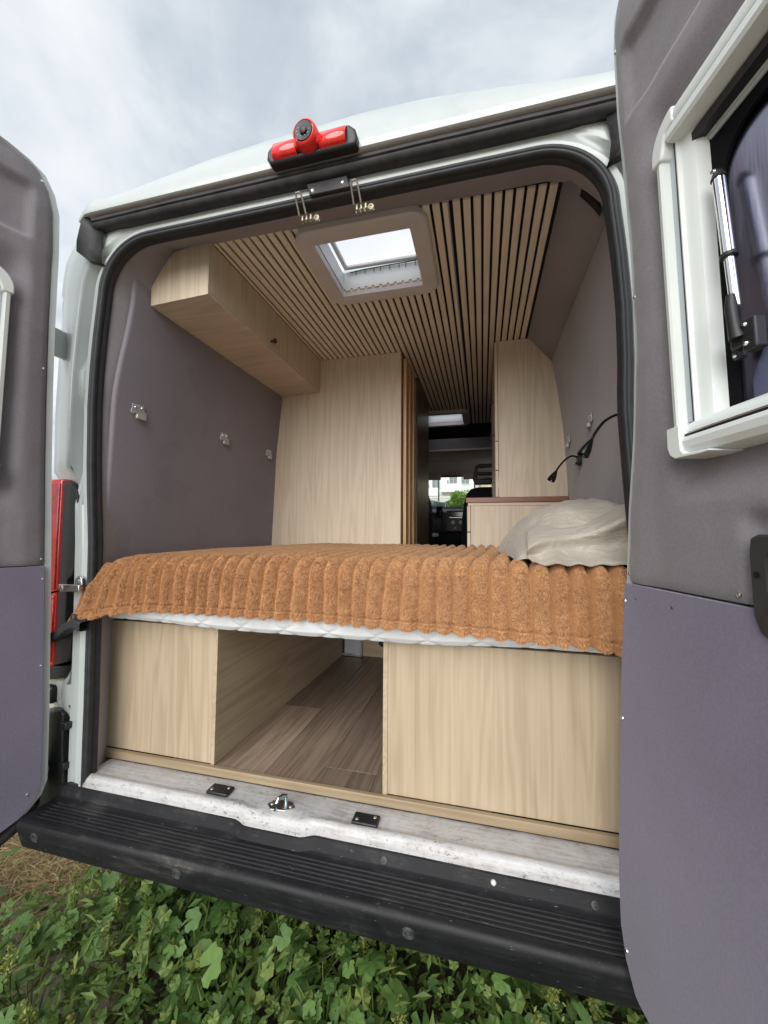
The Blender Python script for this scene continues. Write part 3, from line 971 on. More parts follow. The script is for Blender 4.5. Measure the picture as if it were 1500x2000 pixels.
# bumper step
bp_ = [(0.03, -0.014), (-0.013, -0.0095), (-0.018, -0.011), (-0.022, -0.024), (-0.027, -0.0385), (-0.036, -0.0438)]
for k in range(6):
    y = -0.048 - k * 0.0125
    bp_ += [(y, -0.044), (y - 0.0025, -0.0490), (y - 0.0055, -0.0490), (y - 0.007, -0.044)]
bp_ += [(-0.124, -0.0435), (-0.131, -0.0445), (-0.137, -0.048), (-0.141, -0.055), (-0.1415, -0.062), (-0.138, -0.078), (-0.130, -0.105), (-0.124, -0.126), (-0.120, -0.133), (-0.11, -0.1365), (-0.06, -0.138), (0.03, -0.138)]
xb = [-0.905, -0.90, -0.89, -0.875] + [-0.86 + 0.02 * i for i in range(79)] + [0.712, 0.74, 0.79]
rows = []
for x in xb:
    e = 1 - sstep(0.84, 0.90, abs(x - XC))
    ea = sstep(0.90, 0.99, XC - x)
    row = []
    for k, (y, z) in enumerate(bp_):
        groove = (k >= 6 and k < 30 and z < -0.0455)
        zz = z
        if groove:
            zz = -0.044 + (z + 0.044) * (1 - sstep(0.82, 0.84, XC - x))
        nt_ = 0.010 * (sstep(-0.25, -0.21, x) - sstep(-0.04, 0.0, x)) * (k < 5)
        row.append((x, y + 0.05 * ea - nt_ + 0.0009 * fnoise(x, k, 0, 2.0), zz - 0.6 * nt_ + 0.0012 * fnoise(x, y, 2, 3.0)))
    rows.append(row)
BUMP = MB().grid(rows).build('bumper', 'plastic_bumper', VAN, ang=32)
for x in (-0.839, -0.34, 0.285):
    n_ = Vector((0, -0.965, -0.26))
    m_ = MB()
    m_.lathe([(0.0, 0.0005), (0.0055, 0.0008), (0.0062, -0.0012), (0.0074, -0.0012), (0.0082, 0.0018), (0.0125, 0.002), (0.0132, -0.001), (0.0145, -0.001), (0.0155, 0.0015), (0.0165, -0.001)],
             (x, -0.1365, -0.083), n_, 24)
    m_.build('round_plug', 'plastic_plug', BUMP, ang=50)
for x in (-0.21, 0.20, 0.70):
    MB().lathe([(0.0, 0.001), (0.003, 0.001), (0.004, 0.003), (0.0085, 0.0025), (0.0095, 0.0)], (x, -0.0235, -0.028), (0, -0.9, 0.5), 14).build('bumper_screw', 'plastic_black', BUMP)
MB().lathe([(0.0, 0.005), (0.005, 0.004), (0.007, 0.0)], (0.475, -0.0225, -0.026), (0, -0.9, 0.5), 12).build('bumper_rivet', 'screw_white', BUMP)

# left tail light and pillar trim
TL = thing_ = MB().box(-1.075, -0.984, 0.000, 0.06, 0.352, 1.012).build('tail_light', 'red_lens', VAN, bevel=0.012, seg=3)
MB().box(-1.073, -0.994, -0.004, 0.004, 0.62, 0.995).build('lens_segment', 'red_lens_dark', TL, bevel=0.004)
MB().box(-1.073, -0.994, -0.004, 0.004, 0.372, 0.60).build('lens_segment', 'red_lens', TL, bevel=0.004)
MB().prism([(-0.986, 0.36), (-0.986, 1.005), (-0.955, 0.998), (-0.932, 0.980), (-0.919, 0.945), (-0.917, 0.70), (-0.925, 0.672), (-0.945, 0.655), (-0.945, 0.48), (-0.917, 0.475), (-0.915, 0.395), (-0.93, 0.375)], 'y', 0.002, 0.06).build('lamp_housing', 'plastic_black', TL, bevel=0.003)
MB().prism([(-1.07, 0.30), (-0.928, 0.325), (-0.925, 0.365), (-1.07, 0.350)], 'y', -0.002, 0.05).build('lamp_base', 'plastic_black', TL, bevel=0.003)
MB().box(-1.06, -0.985, 0.0, 0.03, 0.228, 0.288).build('flap_recess', 'plastic_black', VAN, bevel=0.01)
MB().prism([(-1.07, 0.185), (-1.03, 0.20), (-0.925, 0.222), (-0.912, 0.21), (-0.910, 0.10), (-0.895, -0.03), (-0.89, -0.14), (-1.12, -0.16), (-1.12, 0.15)], 'y', -0.014, 0.04).build('bumper_corner', 'plastic_black', VAN, bevel=0.004)
for z in (0.175, 0.045):
    MB().box(-0.915, -0.890, -0.02, 0.01, z - 0.012, z + 0.012).build('corner_clip', 'plastic_black', VAN, bevel=0.003)

# third brake light with reversing camera
BL = MB().prism([(-0.148, 1.936), (-0.160, 1.955), (-0.158, 1.978), (-0.142, 1.998), (0.098, 2.0), (0.116, 1.982), (0.123, 1.957), (0.118, 1.936)], 'y', -0.082, -0.048)
BL = BL.build('brake_light', 'plastic_black', VAN, bevel=0.008, seg=3)
for a, b_ in ((-0.136, -0.058), (0.012, 0.092)):
    rows = []
    for x in (a, a + 0.002, b_ - 0.002, b_):
        e = 0 if x in (a, b_) else 0.003
        rows.append([(x, y - e, z) for y, z in ((-0.070, 1.9425), (-0.088, 1.944), (-0.095, 1.951), (-0.095, 1.968), (-0.088, 1.986), (-0.076, 1.999), (-0.05, 2.005), (-0.03, 1.998))])
    MB().grid(rows).build('lens', 'red_lens', BL, ang=60)
    MB().lathe([(0, 0.002), (0.003, 0.002), (0.0045, 0.0)], ((a + 0.016 if a < 0 else b_ - 0.02), -0.0805, 1.994), (0, -0.8, 0.6), 12).build('lens_screw', 'red_lens_dark', BL)
MB().lathe([(0.037, 0.0), (0.037, 0.036), (0.034, 0.046), (0.0295, 0.048), (0.028, 0.043), (0.0, 0.043)], (-0.022, -0.070, 1.977), (-0.05, -1, -0.10), 32).build('camera_hood', 'red_lens', BL, ang=50)
MB().box(-0.060, 0.014, -0.100, -0.03, 1.950, 1.985).build('camera_base', 'red_lens', BL, bevel=0.006)
MB().lathe([(0.0275, 0.0), (0.0265, 0.006), (0.011, 0.004), (0.010, 0.009), (0.006, 0.011), (0.0, 0.012)], (-0.0242, -0.1125, 1.973), (-0.05, -1, -0.10), 28).build('camera_lens', 'plastic_black', BL, ang=50)
for k in range(10):
    a = 2 * pi * k / 10
    MB().lathe([(0.0012, 0), (0.0, 0.001)], (-0.0245 + 0.019 * cos(a), -0.1192 - 0.0019 * sin(a) * -1, 1.972 + 0.019 * sin(a)), (0, -1, 0), 8).build('infrared_led', 'plastic_grey', BL)

for o_ in [BL]:
    for c_ in [o_] + list(o_.children):
        for v_ in c_.data.vertices:
            v_.co.z -= 0.022

# latch plate and hooks at the header
PL = MB().prism([(-0.058, 1.884), (0.073, 1.884), (0.083, 1.846), (-0.046, 1.846)], 'y', -0.024, -0.004).build('latch_plate', 'plastic_black', VAN, bevel=0.003)
for x, z in ((-0.036, 1.857), (0.060, 1.862)):
    MB().lathe([(0, 0.003), (0.004, 0.003), (0.006, 0)], (x, -0.024, z), (0, -1, 0), 12).build('screw', 'metal_zinc', PL)
for x in (-0.078, 0.10):
    hk = MB().tube([(x - 0.012, 0.0, 1.808), (x - 0.012, -0.024, 1.840), (x - 0.008, -0.034, 1.852), (x + 0.004, -0.035, 1.853), (x + 0.008, -0.03, 1.846), (x + 0.010, 0.0, 1.810)], 0.0030, 8)
    hk = hk.build('wire_hook', 'metal_brass', VAN)
    MB().box(x - 0.016, x + 0.044, 0.028, 0.032, 1.805, 1.822).build('hook_plate', 'metal_brass', hk, bevel=0.0015)
    for dx in (-0.008, 0.006, 0.02):
        MB().box(x + dx, x + dx + 0.006, 0.005, 0.03, 1.796, 1.812).build('hook_tab', 'metal_brass', hk, bevel=0.001)
    MB().lathe([(0.002, 0.004), (0.004, 0.006), (0.009, 0.005), (0.010, 0)], (x + 0.034, 0.028, 1.815), (0, -1, -0.2), 14).build('screw', 'metal_brass', hk)

# hinges and check strap at the left pillar
hg = MB().box(-1.045, -1.022, -0.03, 0.03, 1.455, 1.555)
hg = hg.build('hinge', 'paint_white', VAN, bevel=0.006)
MB().tube([(-1.022, -0.045, 1.43), (-1.022, -0.045, 1.58)], 0.010, 10).build('hinge_pin', 'metal_zinc', hg)
st = MB().box(-0.935, -0.845, -0.036, -0.022, 0.622, 0.646).build('door_check', 'metal_zinc', VAN, bevel=0.003)
MB().prism([(-0.885, 0.63), (-0.885, 0.662), (-0.87, 0.675), (-0.855, 0.665), (-0.85, 0.63)], 'y', -0.02, -0.008).build('check_bracket', 'metal_zinc', st, bevel=0.002)
MB().lathe([(0, 0.006), (0.006, 0.006), (0.009, 0.0)], (-0.868, -0.02, 0.655), (0, -1, 0), 12).build('bolt', 'metal_zinc', st)
MB().tube([(-0.92, -0.03, 0.628), (-1.02, -0.05, 0.600)], 0.004, 8).build('check_rod', 'plastic_dark', st)
MB().lathe([(0.008, -0.006), (0.01, 0.0), (0.008, 0.012)], (-0.92, -0.03, 0.632), (0, -0.3, 1), 12).build('check_knob', 'metal_bright', st)
rows = []
for x, z in ((-0.805, 0.515), (-0.84, 0.525), (-0.87, 0.512), (-0.90, 0.488), (-0.95, 0.466), (-1.03, 0.45)):
    rows.append([(x, -0.06, z + 0.014), (x, -0.02, z + 0.018), (x, -0.02, z - 0.016), (x, -0.06, z - 0.014)])
hl = MB().grid(rows, closed=True).build('hinge', 'plastic_dark', VAN, bevel=0.004)
MB().lathe([(0.010, 0.0), (0.013, 0.004), (0.011, 0.016), (0.0, 0.017)], (-0.85, -0.04, 0.535), (0, 0, 1), 14).build('hinge_pin', 'plastic_black', hl)

# ------------------------------------------------------------------ rear doors
EDGE = [(-0.20, 0.10), (-0.192, 0.034), (-0.178, -0.008), (-0.136, -0.039), (-0.075, -0.055), (0.03, -0.058), (0.25, -0.045), (0.52, -0.024), (0.71, -0.004),
        (0.88, 0.012), (1.05, 0.038), (1.25, 0.062), (1.45, 0.068), (1.65, 0.062), (1.80, 0.056), (1.88, 0.058), (1.97, 0.062), (2.02, 0.072), (2.055, 0.10), (2.07, 0.14), (2.08, 0.20)]
EDGE_L = [(-0.10, 0.20), (-0.065, 0.085), (-0.045, 0.03), (-0.01, -0.004), (0.03, -0.018), (0.24, -0.014), (0.72, 0.003), (1.05, 0.016), (1.3, 0.026), (1.5, 0.032), (1.74, 0.036), (1.86, 0.042),
          (1.92, 0.058), (1.965, 0.085), (1.985, 0.125), (2.0, 0.19)]
SFAR = 0.79


def rear_door(P0, ang, sgn, edge, lab, zbot, ztop, full, K=1.0, wsh=0.0, flange=0.012):
    sh = [0.0]
    dx, dy = sgn * sin(ang), -cos(ang)
    nx, ny = -sgn * cos(ang), -sin(ang)

    def lean(z):
        return 0.033 * ((z - 1.0) / 0.94) ** 1.3 if z > 1.0 else 0.0

    def W3(s, t, z):
        t = (t + lean(z)) * K
        s = (s + sh[0]) * K
        return (P0[0] + s * dx + t * nx, P0[1] + s * dy + t * ny, 0.82 + (z - 0.82) * K)

    def emap(mb):
        return mb.xf(lambda p: W3(*p))

    def edge_s(z):
        return interp(z, edge)
    ws0, ws1, wz0, wz1 = 0.245, 0.70, 1.03, 1.555      # clear window opening

    def inwin(s, z):
        return ws0 < s < ws1 and wz0 < z < wz1

    def zrows(z0, z1, n):
        zz = [z0 + (z1 - z0) * i / n for i in range(n + 1)]
        return sorted(set(zz + [z for z, _ in edge if z0 < z < z1] + [z for z in (wz0, wz1) if z0 < z < z1]))

    # painted steel shell (edge flange and outer skin)
    zz = zrows(zbot, ztop, 46)
    ss = [0, 0.05, 0.12, 0.3, 0.5, 0.68, 0.9, 1.0]
    m_ = MB()
    front, back = [], []
    for z in zz:
        e = edge_s(z) - flange
        front.append([(e, -0.012, z), (e + 0.016, -0.014, z), (e + 0.022, -0.062, z)] + [(max(e + 0.023, s), -0.062, z) for s in (ws0, ws0 + 0.1, ws1)] + [(SFAR, -0.062, z)])
        e2 = e - 0.004 - 0.028 * (1 - sstep(0.0, 0.16, z))
        back.append([(e2, -0.085, z), (e2 + 0.016, -0.085, z), (e2 + 0.022, -0.085, z)] + [(max(e2 + 0.023, s), -0.085, z) for s in (ws0, ws0 + 0.1, ws1)] + [(SFAR, -0.085, z)])

    def skip(i, j):
        zc = (zz[i] + zz[i + 1]) / 2
        return wz0 < zc < wz1 and j in (3, 4)
    m_.grid(front, skip=skip)
    m_.grid(back, skip=skip)
    m_.grid([[f[0], (f[0][0] - 0.003, -0.03, f[0][2]), (f[0][0] - 0.004, -0.06, f[0][2]), (b_[0][0] + 0.001, -0.076, b_[0][2]), b_[0]] for f, b_ in zip(front, back)])
    m_.grid([[f[-1], b_[-1]] for f, b_ in zip(front, back)])
    m_.grid([front[0], back[0]])
    m_.grid([front[-1], back[-1]])
    D = emap(m_).build('rear_door', 'paint_white', VAN, ang=45, label=lab)

    # padded upper trim
    def trim_t(s, z):
        e = edge_s(z)
        t = -0.002
        t -= 0.010 * exp(-max(0, s - e) / 0.006)
        t += 0.006 * exp(-((s - e - 0.055) / 0.03) ** 2)
        rec = sstep(0.115 + wsh, 0.175 + wsh, s) * sstep(0.875, 0.955, z) * (1 - sstep(1.60, 1.70, z))
        t -= 0.030 * rec
        dd = sstep(0.090, 0.108, s) * sstep(1.732, 1.750, z) * (1 - sstep(1.89, 1.912, z)) * (1 - sstep(0.70, 0.73, s))
        t -= 0.019 * dd
        t -= 0.006 * exp(-max(0, z - 0.717) / 0.008)
        t += 0.0022 * fnoise(s, z, 2.2, 9) + 0.0011 * fnoise(s, z, 8.2, 24)
        t += 0.0030 * exp(-((s - 0.105 - 0.03 * (z - 1.2)) / 0.008) ** 2) * max(0, fnoise(s * 0.4, z * 1.5, 4, 5)) * 2
        if full:
            hb = sstep(0.295, 0.318, s) * sstep(0.70, 0.72, z) * (1 - sstep(0.835, 0.868, z))
            t -= 0.020 * hb
        return t
    zz2 = zrows(0.7165, ztop - 0.008, 150)
    nu = 84
    rows = []
    for z in zz2:
        e = edge_s(z)
        rows.append([(e + (SFAR - 0.01 - e) * (u / nu), 0, z) for u in range(nu + 1)])
    sk = lambda i, j: 0.20 < rows[i][j][0] - wsh < 0.76 and 0.99 < rows[i][j][2] < 1.575
    m_ = MB().grid([[(s, trim_t(s, z), z) for s, _, z in r] for r in rows], skip=sk)
    emap(m_).build('upper_trim', 'felt_grey', D, ang=60, recalc=False)

    # flat lower panel
    zz3 = zrows(zbot + 0.012, 0.7125, 40)
    rows = []
    for z in zz3:
        e = edge_s(z) + 0.002
        rows.append([(e + (SFAR - 0.012 - e) * u / 40, 0.0012 * fnoise(u * 0.05, z, 3, 4) + 0.0015, z) for u in range(41)])
    m_ = MB().grid(rows)
    m_.grid([[r[0], (r[0][0], -0.012, r[0][2])] for r in rows])
    m_.grid([rows[-1], [(s, -0.012, z) for s, t, z in rows[-1]]])
    emap(m_).build('lower_panel', 'felt_violet', D, ang=40, recalc=False)

    # screws
    sc_list = [(edge_s(0.735) + 0.008, 0.735), (edge_s(0.672) + 0.006, 0.672), (edge_s(0.40) + 0.008, 0.40), (edge_s(1.33) + 0.010, 1.345), (edge_s(1.94) + 0.006, 1.935)]
    if full:
        sc_list += [(0.290, 0.730), (edge_s(-0.115) + 0.012, -0.115), (0.45, 0.69)]
    else:
        sc_list += [(edge_s(0.02) + 0.03, 0.016)]
    for s, z in sc_list:
        t0 = (trim_t(s, z) if z > 0.715 else 0.0015)
        c = Vector(W3(s, t0, z))
        MB().lathe([(0.0, 0.0030), (0.0018, 0.0028), (0.0036, 0.0017), (0.0044, -0.0005)], c, (nx, ny, 0), 12).build('screw', 'metal_bright', D)

    # window: frame sections on the left post and top, cassette below
    def fbox(a, b_, t0, t1, z0, z1, mat, name='window_frame', bev=0.003):
        return emap(MB().box(a, b_, t0, t1, z0, z1)).build(name, mat, D, bevel=bev)

    sh[0] = wsh
    # vertical posts (outer rail, recessed track, inner rail)
    fo0, fo1, zo0, zo1 = 0.165, 0.78, 1.00, 1.575
    post = [(0.165, -0.035), (0.165, 0.004), (0.168, 0.010), (0.177, 0.012), (0.181, 0.010), (0.182, -0.010), (0.1975, -0.012), (0.199, -0.004), (0.2025, -0.003), (0.205, -0.010),
            (0.209, -0.012), (0.219, -0.014), (0.226, -0.018), (0.231, -0.030), (0.232, -0.055), (0.20, -0.055)]
    emap(MB().prism(post, 'z', 1.012, 1.575)).build('window_post', 'plastic_white', D, ang=30)
    fbox(0.1826, 0.1952, -0.0125, -0.0055, 1.03, 1.56, 'plastic_bluegrey', 'blind_track', 0)
    fbox(0.1953, 0.1985, -0.0125, -0.0040, 1.03, 1.56, 'plastic_black', 'track_gap', 0)
    top = [(-0.035, 1.605), (0.006, 1.606), (0.012, 1.600), (0.014, 1.585), (0.012, 1.579), (0.0, 1.578), (0.0, 1.5765), (0.013, 1.576), (0.014, 1.562), (0.010, 1.556), (-0.014, 1.555), (-0.055, 1.553), (-0.055, 1.60)]
    emap(MB().prism(top, 'x', 0.20, 0.785)).build('top_rail', 'plastic_white', D, ang=30)
    fbox(0.215, 0.78, -0.034, -0.016, 1.535, 1.551, 'plastic_black', 'blind_gap', 0)
    fbox(0.235, 0.78, -0.052, -0.036, 1.525, 1.533, 'plastic_bluegrey', 'pane_rail', 0.001)
    # rounded top corner cap
    cap = []
    for k in range(9):
        a = pi / 2 + pi / 2 * k / 8
        cap.append((0.222 + 0.062 * cos(a), 1.55 + 0.058 * sin(a)))
    cap += [(0.160, 1.535), (0.186, 1.535), (0.19, 1.545), (0.20, 1.575), (0.222, 1.578)]
    mm = MB().prism([(s, z) for s, z in cap], 'y', -0.035, 0.0155)
    emap(mm).build('corner_cap', 'plastic_white', D, bevel=0.004, seg=3)
    # bottom cassette
    bot = [(-0.055, 1.032), (-0.012, 1.032), (0.004, 1.022), (0.012, 1.010), (0.013, 1.006), (0.006, 1.004), (0.006, 0.9985), (0.017, 0.998), (0.020, 0.990), (0.018, 0.978), (0.010, 0.968), (-0.005, 0.964), (-0.055, 0.964)]
    emap(MB().prism(bot, 'x', 0.196, 0.785)).build('blind_cassette', 'plastic_white', D, ang=28)
    fbox(0.197, 0.785, 0.0, 0.0135, 0.9995, 1.0025, 'plastic_black', 'cassette_gap', 0)
    fbox(0.197, 0.785, 0.006, 0.0142, 1.0035, 1.0065, 'metal_bright', 'pull_bar', 0.0008)
    cap = [(0.166, 1.02), (0.166, 0.985), (0.172, 0.970), (0.184, 0.962), (0.240, 0.960), (0.262, 0.961), (0.262, 0.964), (0.206, 0.967), (0.199, 0.975), (0.1965, 1.0), (0.1965, 1.02)]
    emap(MB().prism(cap, 'y', -0.035, 0.0235)).build('corner_cap', 'plastic_white', D, bevel=0.004, seg=3)

    # black pane border with rounded opening, tinted pane
    inner = []
    i0, i1, j0, j1, r = 0.250, 0.78, 1.028, 1.502, 0.075
    rim_o, rim_i = [], []
    for k in range(13):
        a = pi + (-pi / 2) * k / 12
        rim_i.append((i0 + r + r * cos(a), j1 - r + r * sin(a)))
        rim_o.append((0.226, j1 - r + (1.53 - j1 + r) * k / 6) if k <= 6 else (0.226 + (i0 + r - 0.226) * (k - 6) / 6, 1.53))
    rim_i = [(i0, j0)] + rim_i + [(i1, j1)]
    rim_o = [(0.226, 1.028)] + rim_o + [(i1, 1.53)]
    m_ = MB().grid([[(s, -0.040, z) for s, z in rim_o], [(s, -0.040, z) for s, z in rim_i], [(s, -0.046, z) for s, z in rim_i]])
    emap(m_).build('pane_border', 'glass_frit', D, ang=40)
    m_ = MB().grid([[(s, -0.046 - 0.018 * sin(pi * (s - 0.243) / 0.56), z) for s in [0.243 + 0.56 * k / 12 for k in range(13)]] for z in [1.02 + 0.52 * k / 10 for k in range(11)]])
    emap(m_).build('window_pane', 'glass_tint', D, ang=180)
    if not full:
        return D
    # maker's mark printed on the pane
    m_ = MB()
    def mark(s, z, w, h, rot=0.0):
        c, q = cos(rot), sin(rot)
        P = [(s + c * a - q * b_, -0.0475 - 0.018 * sin(pi * (s - 0.243) / 0.56) + 0.0006, z + q * a + c * b_) for a, b_ in ((-w, -h), (w, -h), (w, h), (-w, h))]
        m_.add(P, [(0, 1, 2, 3)])
    sx, sz = 0.337, 1.405
    for k, (w, h, r_) in enumerate(((0.0012, 0.0035, 0.1), (0.0022, 0.0008, 0.5), (0.0010, 0.0032, -0.3), (0.0024, 0.0010, 0.2), (0.0011, 0.0034, 0.25), (0.0020, 0.0008, -0.6), (0.0011, 0.0034, -0.25), (0.0011, 0.003, 0.0))):
        mark(sx + 0.012 + k * 0.0042, sz + 0.002, w, h, r_)
    for k in range(6):
        mark(sx + 0.014 + k * 0.005, sz - 0.008, 0.0018, 0.0011, 0.3 * (k % 2))
    m_.add([(sx + 0.058, -0.064, sz + 0.004), (sx + 0.066, -0.064, sz + 0.012), (sx + 0.068, -0.064, sz + 0.003)], [(0, 1, 2)])
    emap(m_).build('pane_print', 'plastic_black', D, smooth=False)
    ring = MB()
    R_ = [[(sx + 0.002 + 0.009 * q * cos(2 * pi * k / 20), -0.0475 - 0.018 * sin(pi * (sx - 0.243) / 0.56) + 0.0007, sz - 0.004 + 0.007 * q * sin(2 * pi * k / 20)) for k in range(20)] for q in (1.0, 0.45)]
    ring.grid(R_, closed=True)
    emap(ring).build('pane_logo', 'plastic_white', D, smooth=False)
    sh[0] = wsh - 0.020
    # window stay and catch
    A, B = Vector(W3(0.283, -0.022, 1.425)), Vector(W3(0.302, -0.016, 1.19))
    stay = MB().tube([A, A.lerp(B, 0.62)], 0.0082, 14).build('window_stay', 'metal_chrome', D)
    MB().tube([A.lerp(B, 0.6), B], 0.0064, 14).build('stay_rod', 'metal_chrome', D)
    MB().tube([A.lerp(B, 0.60), A.lerp(B, 0.625)], 0.0105, 14).build('stay_collar', 'plastic_black', D)
    a2 = A + (A - B).normalized() * 0.012
    MB().tube([a2, A], [0.006, 0.010], 12).build('stay_pivot', 'plastic_black', D)
    MB().lathe([(0, 0.003), (0.003, 0.003), (0.004, 0)], a2 + Vector((nx, ny, 0)) * 0.006, (nx, ny, 0), 10).build('pivot_screw', 'metal_bright', D)
    m_ = MB()
    m_.box(0.281, 0.297, -0.036, -0.022, 1.110, 1.152)
    m_.box(0.290, 0.325, -0.032, -0.012, 1.122, 1.146)
    m_.box(0.314, 0.338, -0.030, -0.010, 1.108, 1.158)
    emap(m_).build('window_catch', 'plastic_black', D, bevel=0.003, seg=3)
    m_ = MB().tube([W3(0.308, -0.010, 1.135), W3(0.307, -0.006, 1.16), W3(0.309, -0.002, 1.185), W3(0.310, -0.002, 1.205)], [0.010, 0.0075, 0.0075, 0.005], 12)
    m_.build('catch_lever', 'plastic_black', D)
    for s, z in ((0.288, 1.146), (0.288, 1.116), (0.322, 1.150), (0.322, 1.120)):
        MB().lathe([(0, 0.003), (0.002, 0.003), (0.0032, 0)], W3(s, -0.0215 if s < 0.3 else -0.0095, z), (nx, ny, 0), 10).build('catch_screw', 'metal_bright', D)
    sh[0] = 0.0
    # black handle bezel
    outer = [(0.320, 0.80), (0.323, 0.818), (0.335, 0.824), (0.52, 0.824), (0.54, 0.81), (0.55, 0.72), (0.53, 0.69), (0.42, 0.655), (0.355, 0.668), (0.332, 0.682), (0.323, 0.705)]
    innr = [(0.346, 0.790), (0.348, 0.796), (0.354, 0.800), (0.505, 0.800), (0.512, 0.795), (0.515, 0.745), (0.508, 0.735), (0.43, 0.730), (0.362, 0.730), (0.352, 0.735), (0.347, 0.745)]
    rows = [[(s, -0.028, z) for s, z in outer], [(s, 0.004, z) for s, z in outer], [(s + (0.43 - s) * 0.04, 0.008, z + (0.75 - z) * 0.05) for s, z in outer],
            [(s, 0.007, z) for s, z in innr], [(s, -0.035, z) for s, z in innr]]
    emap(MB().grid(rows, closed=True)).build('handle_bezel', 'plastic_dark', D, ang=40)
    emap(MB().box(0.345, 0.365, -0.050, -0.018, 0.728, 0.80)).build('handle_cup', 'plastic_bluegrey', D, bevel=0.004)
    emap(MB().box(0.360, 0.515, -0.052, -0.034, 0.728, 0.80)).build('handle_recess', 'plastic_black', D)
    MB().lathe([(0.0, 0.0004), (0.0045, 0.0004)], W3(0.334, 0.0078, 0.765), (nx, ny, 0), 10).build('bezel_hole', 'felt_black', D)
    # small tears in the lower panel
    for s, z, w in ((0.040, 0.684, 0.003), (0.150, 0.686, 0.004)):
        m_ = MB().add([(s - w * 0.6, 0.0032, z + w), (s + w, 0.0032, z - w * 1.2), (s - w * 0.2, 0.0032, z - w)], [(0, 1, 2)])
        emap(m_).build('panel_tear', 'felt_black', D, smooth=False)
    return D


DR = rear_door((0.732, -0.183), radians(13.3), 1, EDGE, 'right rear door, grey felt above and violet board below, white framed window', -0.195, 2.075, True, 0.87, 0.016, 0.012)
DL = rear_door((-0.903, -0.10), radians(16.3), -1, EDGE_L, 'left rear door, grey felt above and violet board below', -0.095, 1.998, False, 1.0, -0.036, 0.020)
# rubber edge under the left door
pts = []
a_ = radians(16.3)
for s, z in ((0.004, 0.18), (-0.008, 0.10), (-0.006, 0.03), (0.012, -0.03), (0.05, -0.075), (0.10, -0.10), (0.20, -0.135), (0.35, -0.16)):
    s -= 0.028
    pts.append((-0.903 - s * sin(a_) - 0.045 * cos(a_), -0.10 - s * cos(a_) + 0.045 * sin(a_), z - 0.012))
MB().tube(pts, [0.006, 0.012, 0.016, 0.018, 0.018, 0.018, 0.018, 0.018], 10).build('edge_rubber', 'rubber_dusty', DL)

# ------------------------------------------------------------------ furniture
WY = 1.20
# overhead cabinet
OC = thing('overhead_cabinet', 'pale wood overhead cabinet along the left wall under the slats', 'cabinet', (-0.65, 0.15, 1.705))
pts = [(-0.793, 1.704), (-0.535, 1.715), (-0.535, 1.920), (-0.690, 1.908), (-0.795, 1.815)]
MB().prism(pts, 'y', 0.150, 0.166).build('end_panel', 'veneer_pink_lit_z', OC, bevel=0.001)
MB().prism([(-0.795, 1.704), (-0.5365, 1.715), (-0.5365, 1.729), (-0.795, 1.718)], 'y', 0.1665, WY - 0.002).build('bottom_panel', 'veneer_pink_lit_x', OC, bevel=0.001)
MB().box(-0.5515, -0.535, 0.1665, 0.352, 1.7295, 1.921).build('front_panel', 'veneer_pink_lit_z', OC, bevel=0.001)
MB().box(-0.5515, -0.534, 0.3535, 0.912, 1.7295, 1.921).build('cabinet_door', 'veneer_pink_lit_z', OC, bevel=0.0015)
MB().box(-0.5515, -0.534, 0.9135, WY - 0.003, 1.7295, 1.921).build('front_panel', 'veneer_pink_lit_z', OC, bevel=0.001)
MB().lathe([(0.005, 0.0), (0.005, 0.016), (0.011, 0.018), (0.012, 0.024), (0.010, 0.028), (0.0, 0.029)], (-0.534, 0.60, 1.752), (1, 0, 0), 16).build('knob', 'plastic_black', OC)

# wardrobe and folding door
WD = thing('wardrobe', 'tall pale wood wardrobe panel at the end of the bed on the left', 'wardrobe', (-0.42, 1.5, FZ))
MB().box(-0.85, -0.012, WY, WY + 0.016, 0.52, 1.9215).build('front_panel', 'veneer_pink_lit_z', WD, bevel=0.001)
MB().box(-0.030, -0.010, WY + 0.0165, 2.05, 0.52, 1.9215).build('side_panel', 'walnut', WD, bevel=0.001)
FD = thing('folding_door', 'orange brown folding door pushed together beside the wardrobe', 'door', (0.0, 1.36, FZ))
for k in range(6):
    y = 1.245 + 0.052 * k
    x0, x1 = (-0.008, 0.012 + 0.003 * k) if k % 2 == 0 else (-0.008, 0.006 + 0.003 * k)
    MB().box(x0, x1, y, y + 0.042, 0.52, 1.90 - 0.004 * k).build('fold', 'fold_wood', FD, bevel=0.003)
BW = thing('washroom_wall', 'dark wood washroom wall behind the folding door', 'wall', (0.0, 1.9, FZ))
MB().box(-0.008, 0.022, 1.60, 2.20, FZ + 0.002, 1.9205).build('panel', 'dark_wood', BW, bevel=0.002)
MB().tube([(0.022, 2.12, 1.0), (0.045, 2.12, 1.0), (0.045, 2.12, 1.08), (0.022, 2.12, 1.08)], 0.005, 8).build('handle', 'plastic_black', BW)

# tall cabinet on the right
TC = thing('tall_cabinet', 'tall pale wood cabinet with a sloped top corner against the right wall', 'cabinet', (0.70, 1.4, 1.03))
wl = [(0.901, 1.032), (0.899, 1.15), (0.893, 1.30), (0.881, 1.42), (0.868, 1.54), (0.852, 1.66), (0.834, 1.775)]
MB().prism([(0.546, 1.032)] + wl + [(0.716, 1.921), (0.546, 1.921)], 'y', WY, WY + 0.016).build('side_panel', 'veneer_pink_lit_z', TC, bevel=0.001)
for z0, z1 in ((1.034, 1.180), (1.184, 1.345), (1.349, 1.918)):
    MB().box(0.5285, 0.5445, WY - 0.002, 2.0, z0, z1).build('door', 'veneer_pink_lit_z', TC, bevel=0.0015)
for z in (1.42, 1.62):
    MB().lathe([(0.004, 0), (0.004, 0.012), (0.009, 0.014), (0.009, 0.02), (0, 0.022)], (0.5285, 1.35, z), (-1, 0, 0), 12).build('knob', 'plastic_black', TC)

